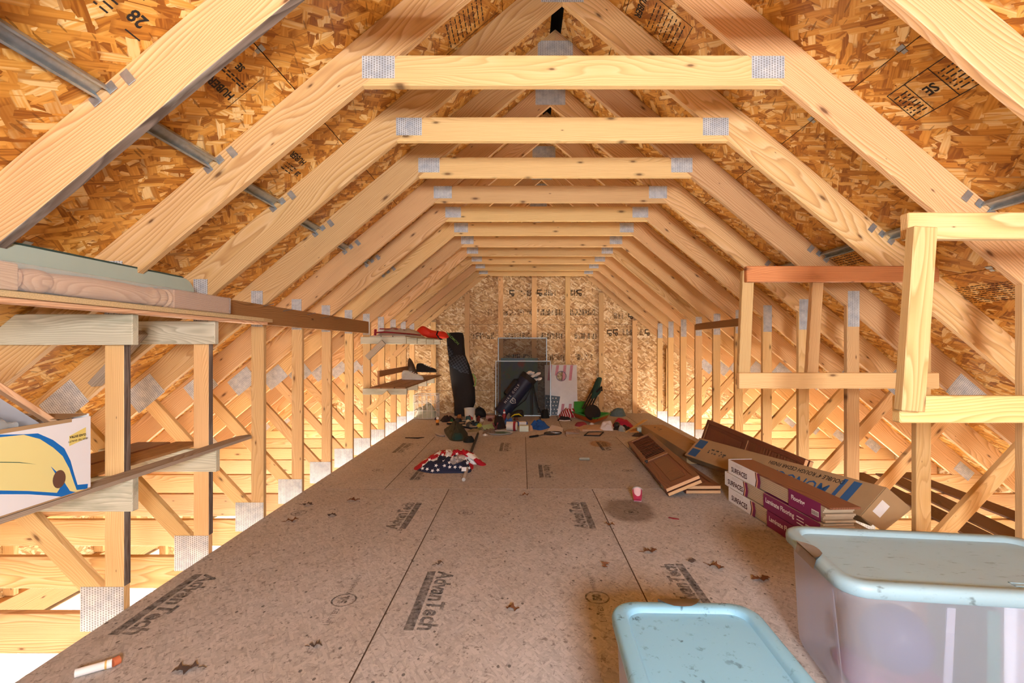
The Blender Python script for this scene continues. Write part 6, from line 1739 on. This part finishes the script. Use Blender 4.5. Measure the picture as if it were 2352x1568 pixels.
lump('plastic_bag', 'clear crumpled plastic bag next to the dark ball', 'bag', 1416, 1440, 992, .22, .06, CLEAR, 76, rough=.7, freq=14)
sheet('wood_strip', 'narrow pale wooden strip lying across the corner of the pile', 'wood strip', [(1436, 993), (1440, 993), (1487, 965), (1478, 965)], WHITEWOOD, .012, .06)
sheet('orange_slat', 'short orange-tan slat beneath the white tube', 'slat', [(1446, 993), (1468, 993), (1472, 987), (1452, 987)], cm('#bb7d3a', .15), .02)
m = MB(); m.tube([FL(1463, 986, .04), FL(1468, 986, .04), FL(1490, 990, .035)], [.03, .038, .03], 12)
single('spray_can', m, plain('pale_blue_can', lin('#bcd2d4'), .4), 'pale blue-white can lying at the tip of the flat carton', 'can', tuple(FL(1476, 990)), smooth=True)
lump('brown_rag', 'dark brown rag at the top of the askew bifold door', 'rag', 1450, 1485, 1004, .18, .04, cm('#4c3a2c', .4), 77)
m = MB(); m.pillow([FL(px, py, .001) for px, py in [(1535, 1187), (1548, 1189), (1560, 1191), (1560, 1193), (1546, 1192), (1535, 1189)]], (0, 0, .004)); 
single('red_scrap', m, cm('#8f2f3a', .1), 'thin red scrap on the floor between the stain and the flooring cartons', 'scrap', tuple(FL(1548, 1190)))

# smaller scraps that thicken the left pile
for i, (nm, lab, cat, px0, px1, pyb, dep, h, colr) in enumerate([
        ('teal_scrap', 'teal cloth scrap between the yellow scrap and the mint booklet', 'cloth', 1086, 1104, 977, .16, .05, '#3f6f70'),
        ('cream_rag', 'cream rag in front of the white pail', 'rag', 1066, 1086, 972, .14, .05, '#cbbda0'),
        ('navy_sock', 'dark navy sock at the left edge of the far pile', 'sock', 1034, 1056, 980, .16, .05, '#232a38'),
        ('maroon_rag', 'maroon rag between the brick and the black and pink shoe', 'rag', 1118, 1134, 968, .16, .06, '#4a1c22'),
        ('grey_mitten', 'grey mitten beside the tan sandal', 'mitten', 1056, 1068, 981, .12, .05, '#8e9396'),
        ('olive_scrap', 'olive scrap just left of the oval tray', 'cloth', 1092, 1110, 988, .14, .03, '#6d6a48'),
        ('pale_tissue', 'crumpled white tissue in front of the debris clump', 'tissue', 1108, 1122, 1001, .10, .03, '#d8d8da'),
        ('rust_scrap', 'rust coloured scrap behind the blue cloth', 'cloth', 1178, 1192, 966, .14, .05, '#7c4630'),
        ('purple_glove', 'dull purple glove at the far left of the pile', 'glove', 996, 1008, 964, .14, .035, '#3a2f58'),
        ('white_wrapper', 'white wrapper right of the dusky red pad', 'wrapper', 1352, 1366, 976, .12, .03, '#cfccd0')]):
    lump(nm, lab, cat, px0, px1, pyb, dep, h, cm(colr, .35), 90 + i, jag=.4)
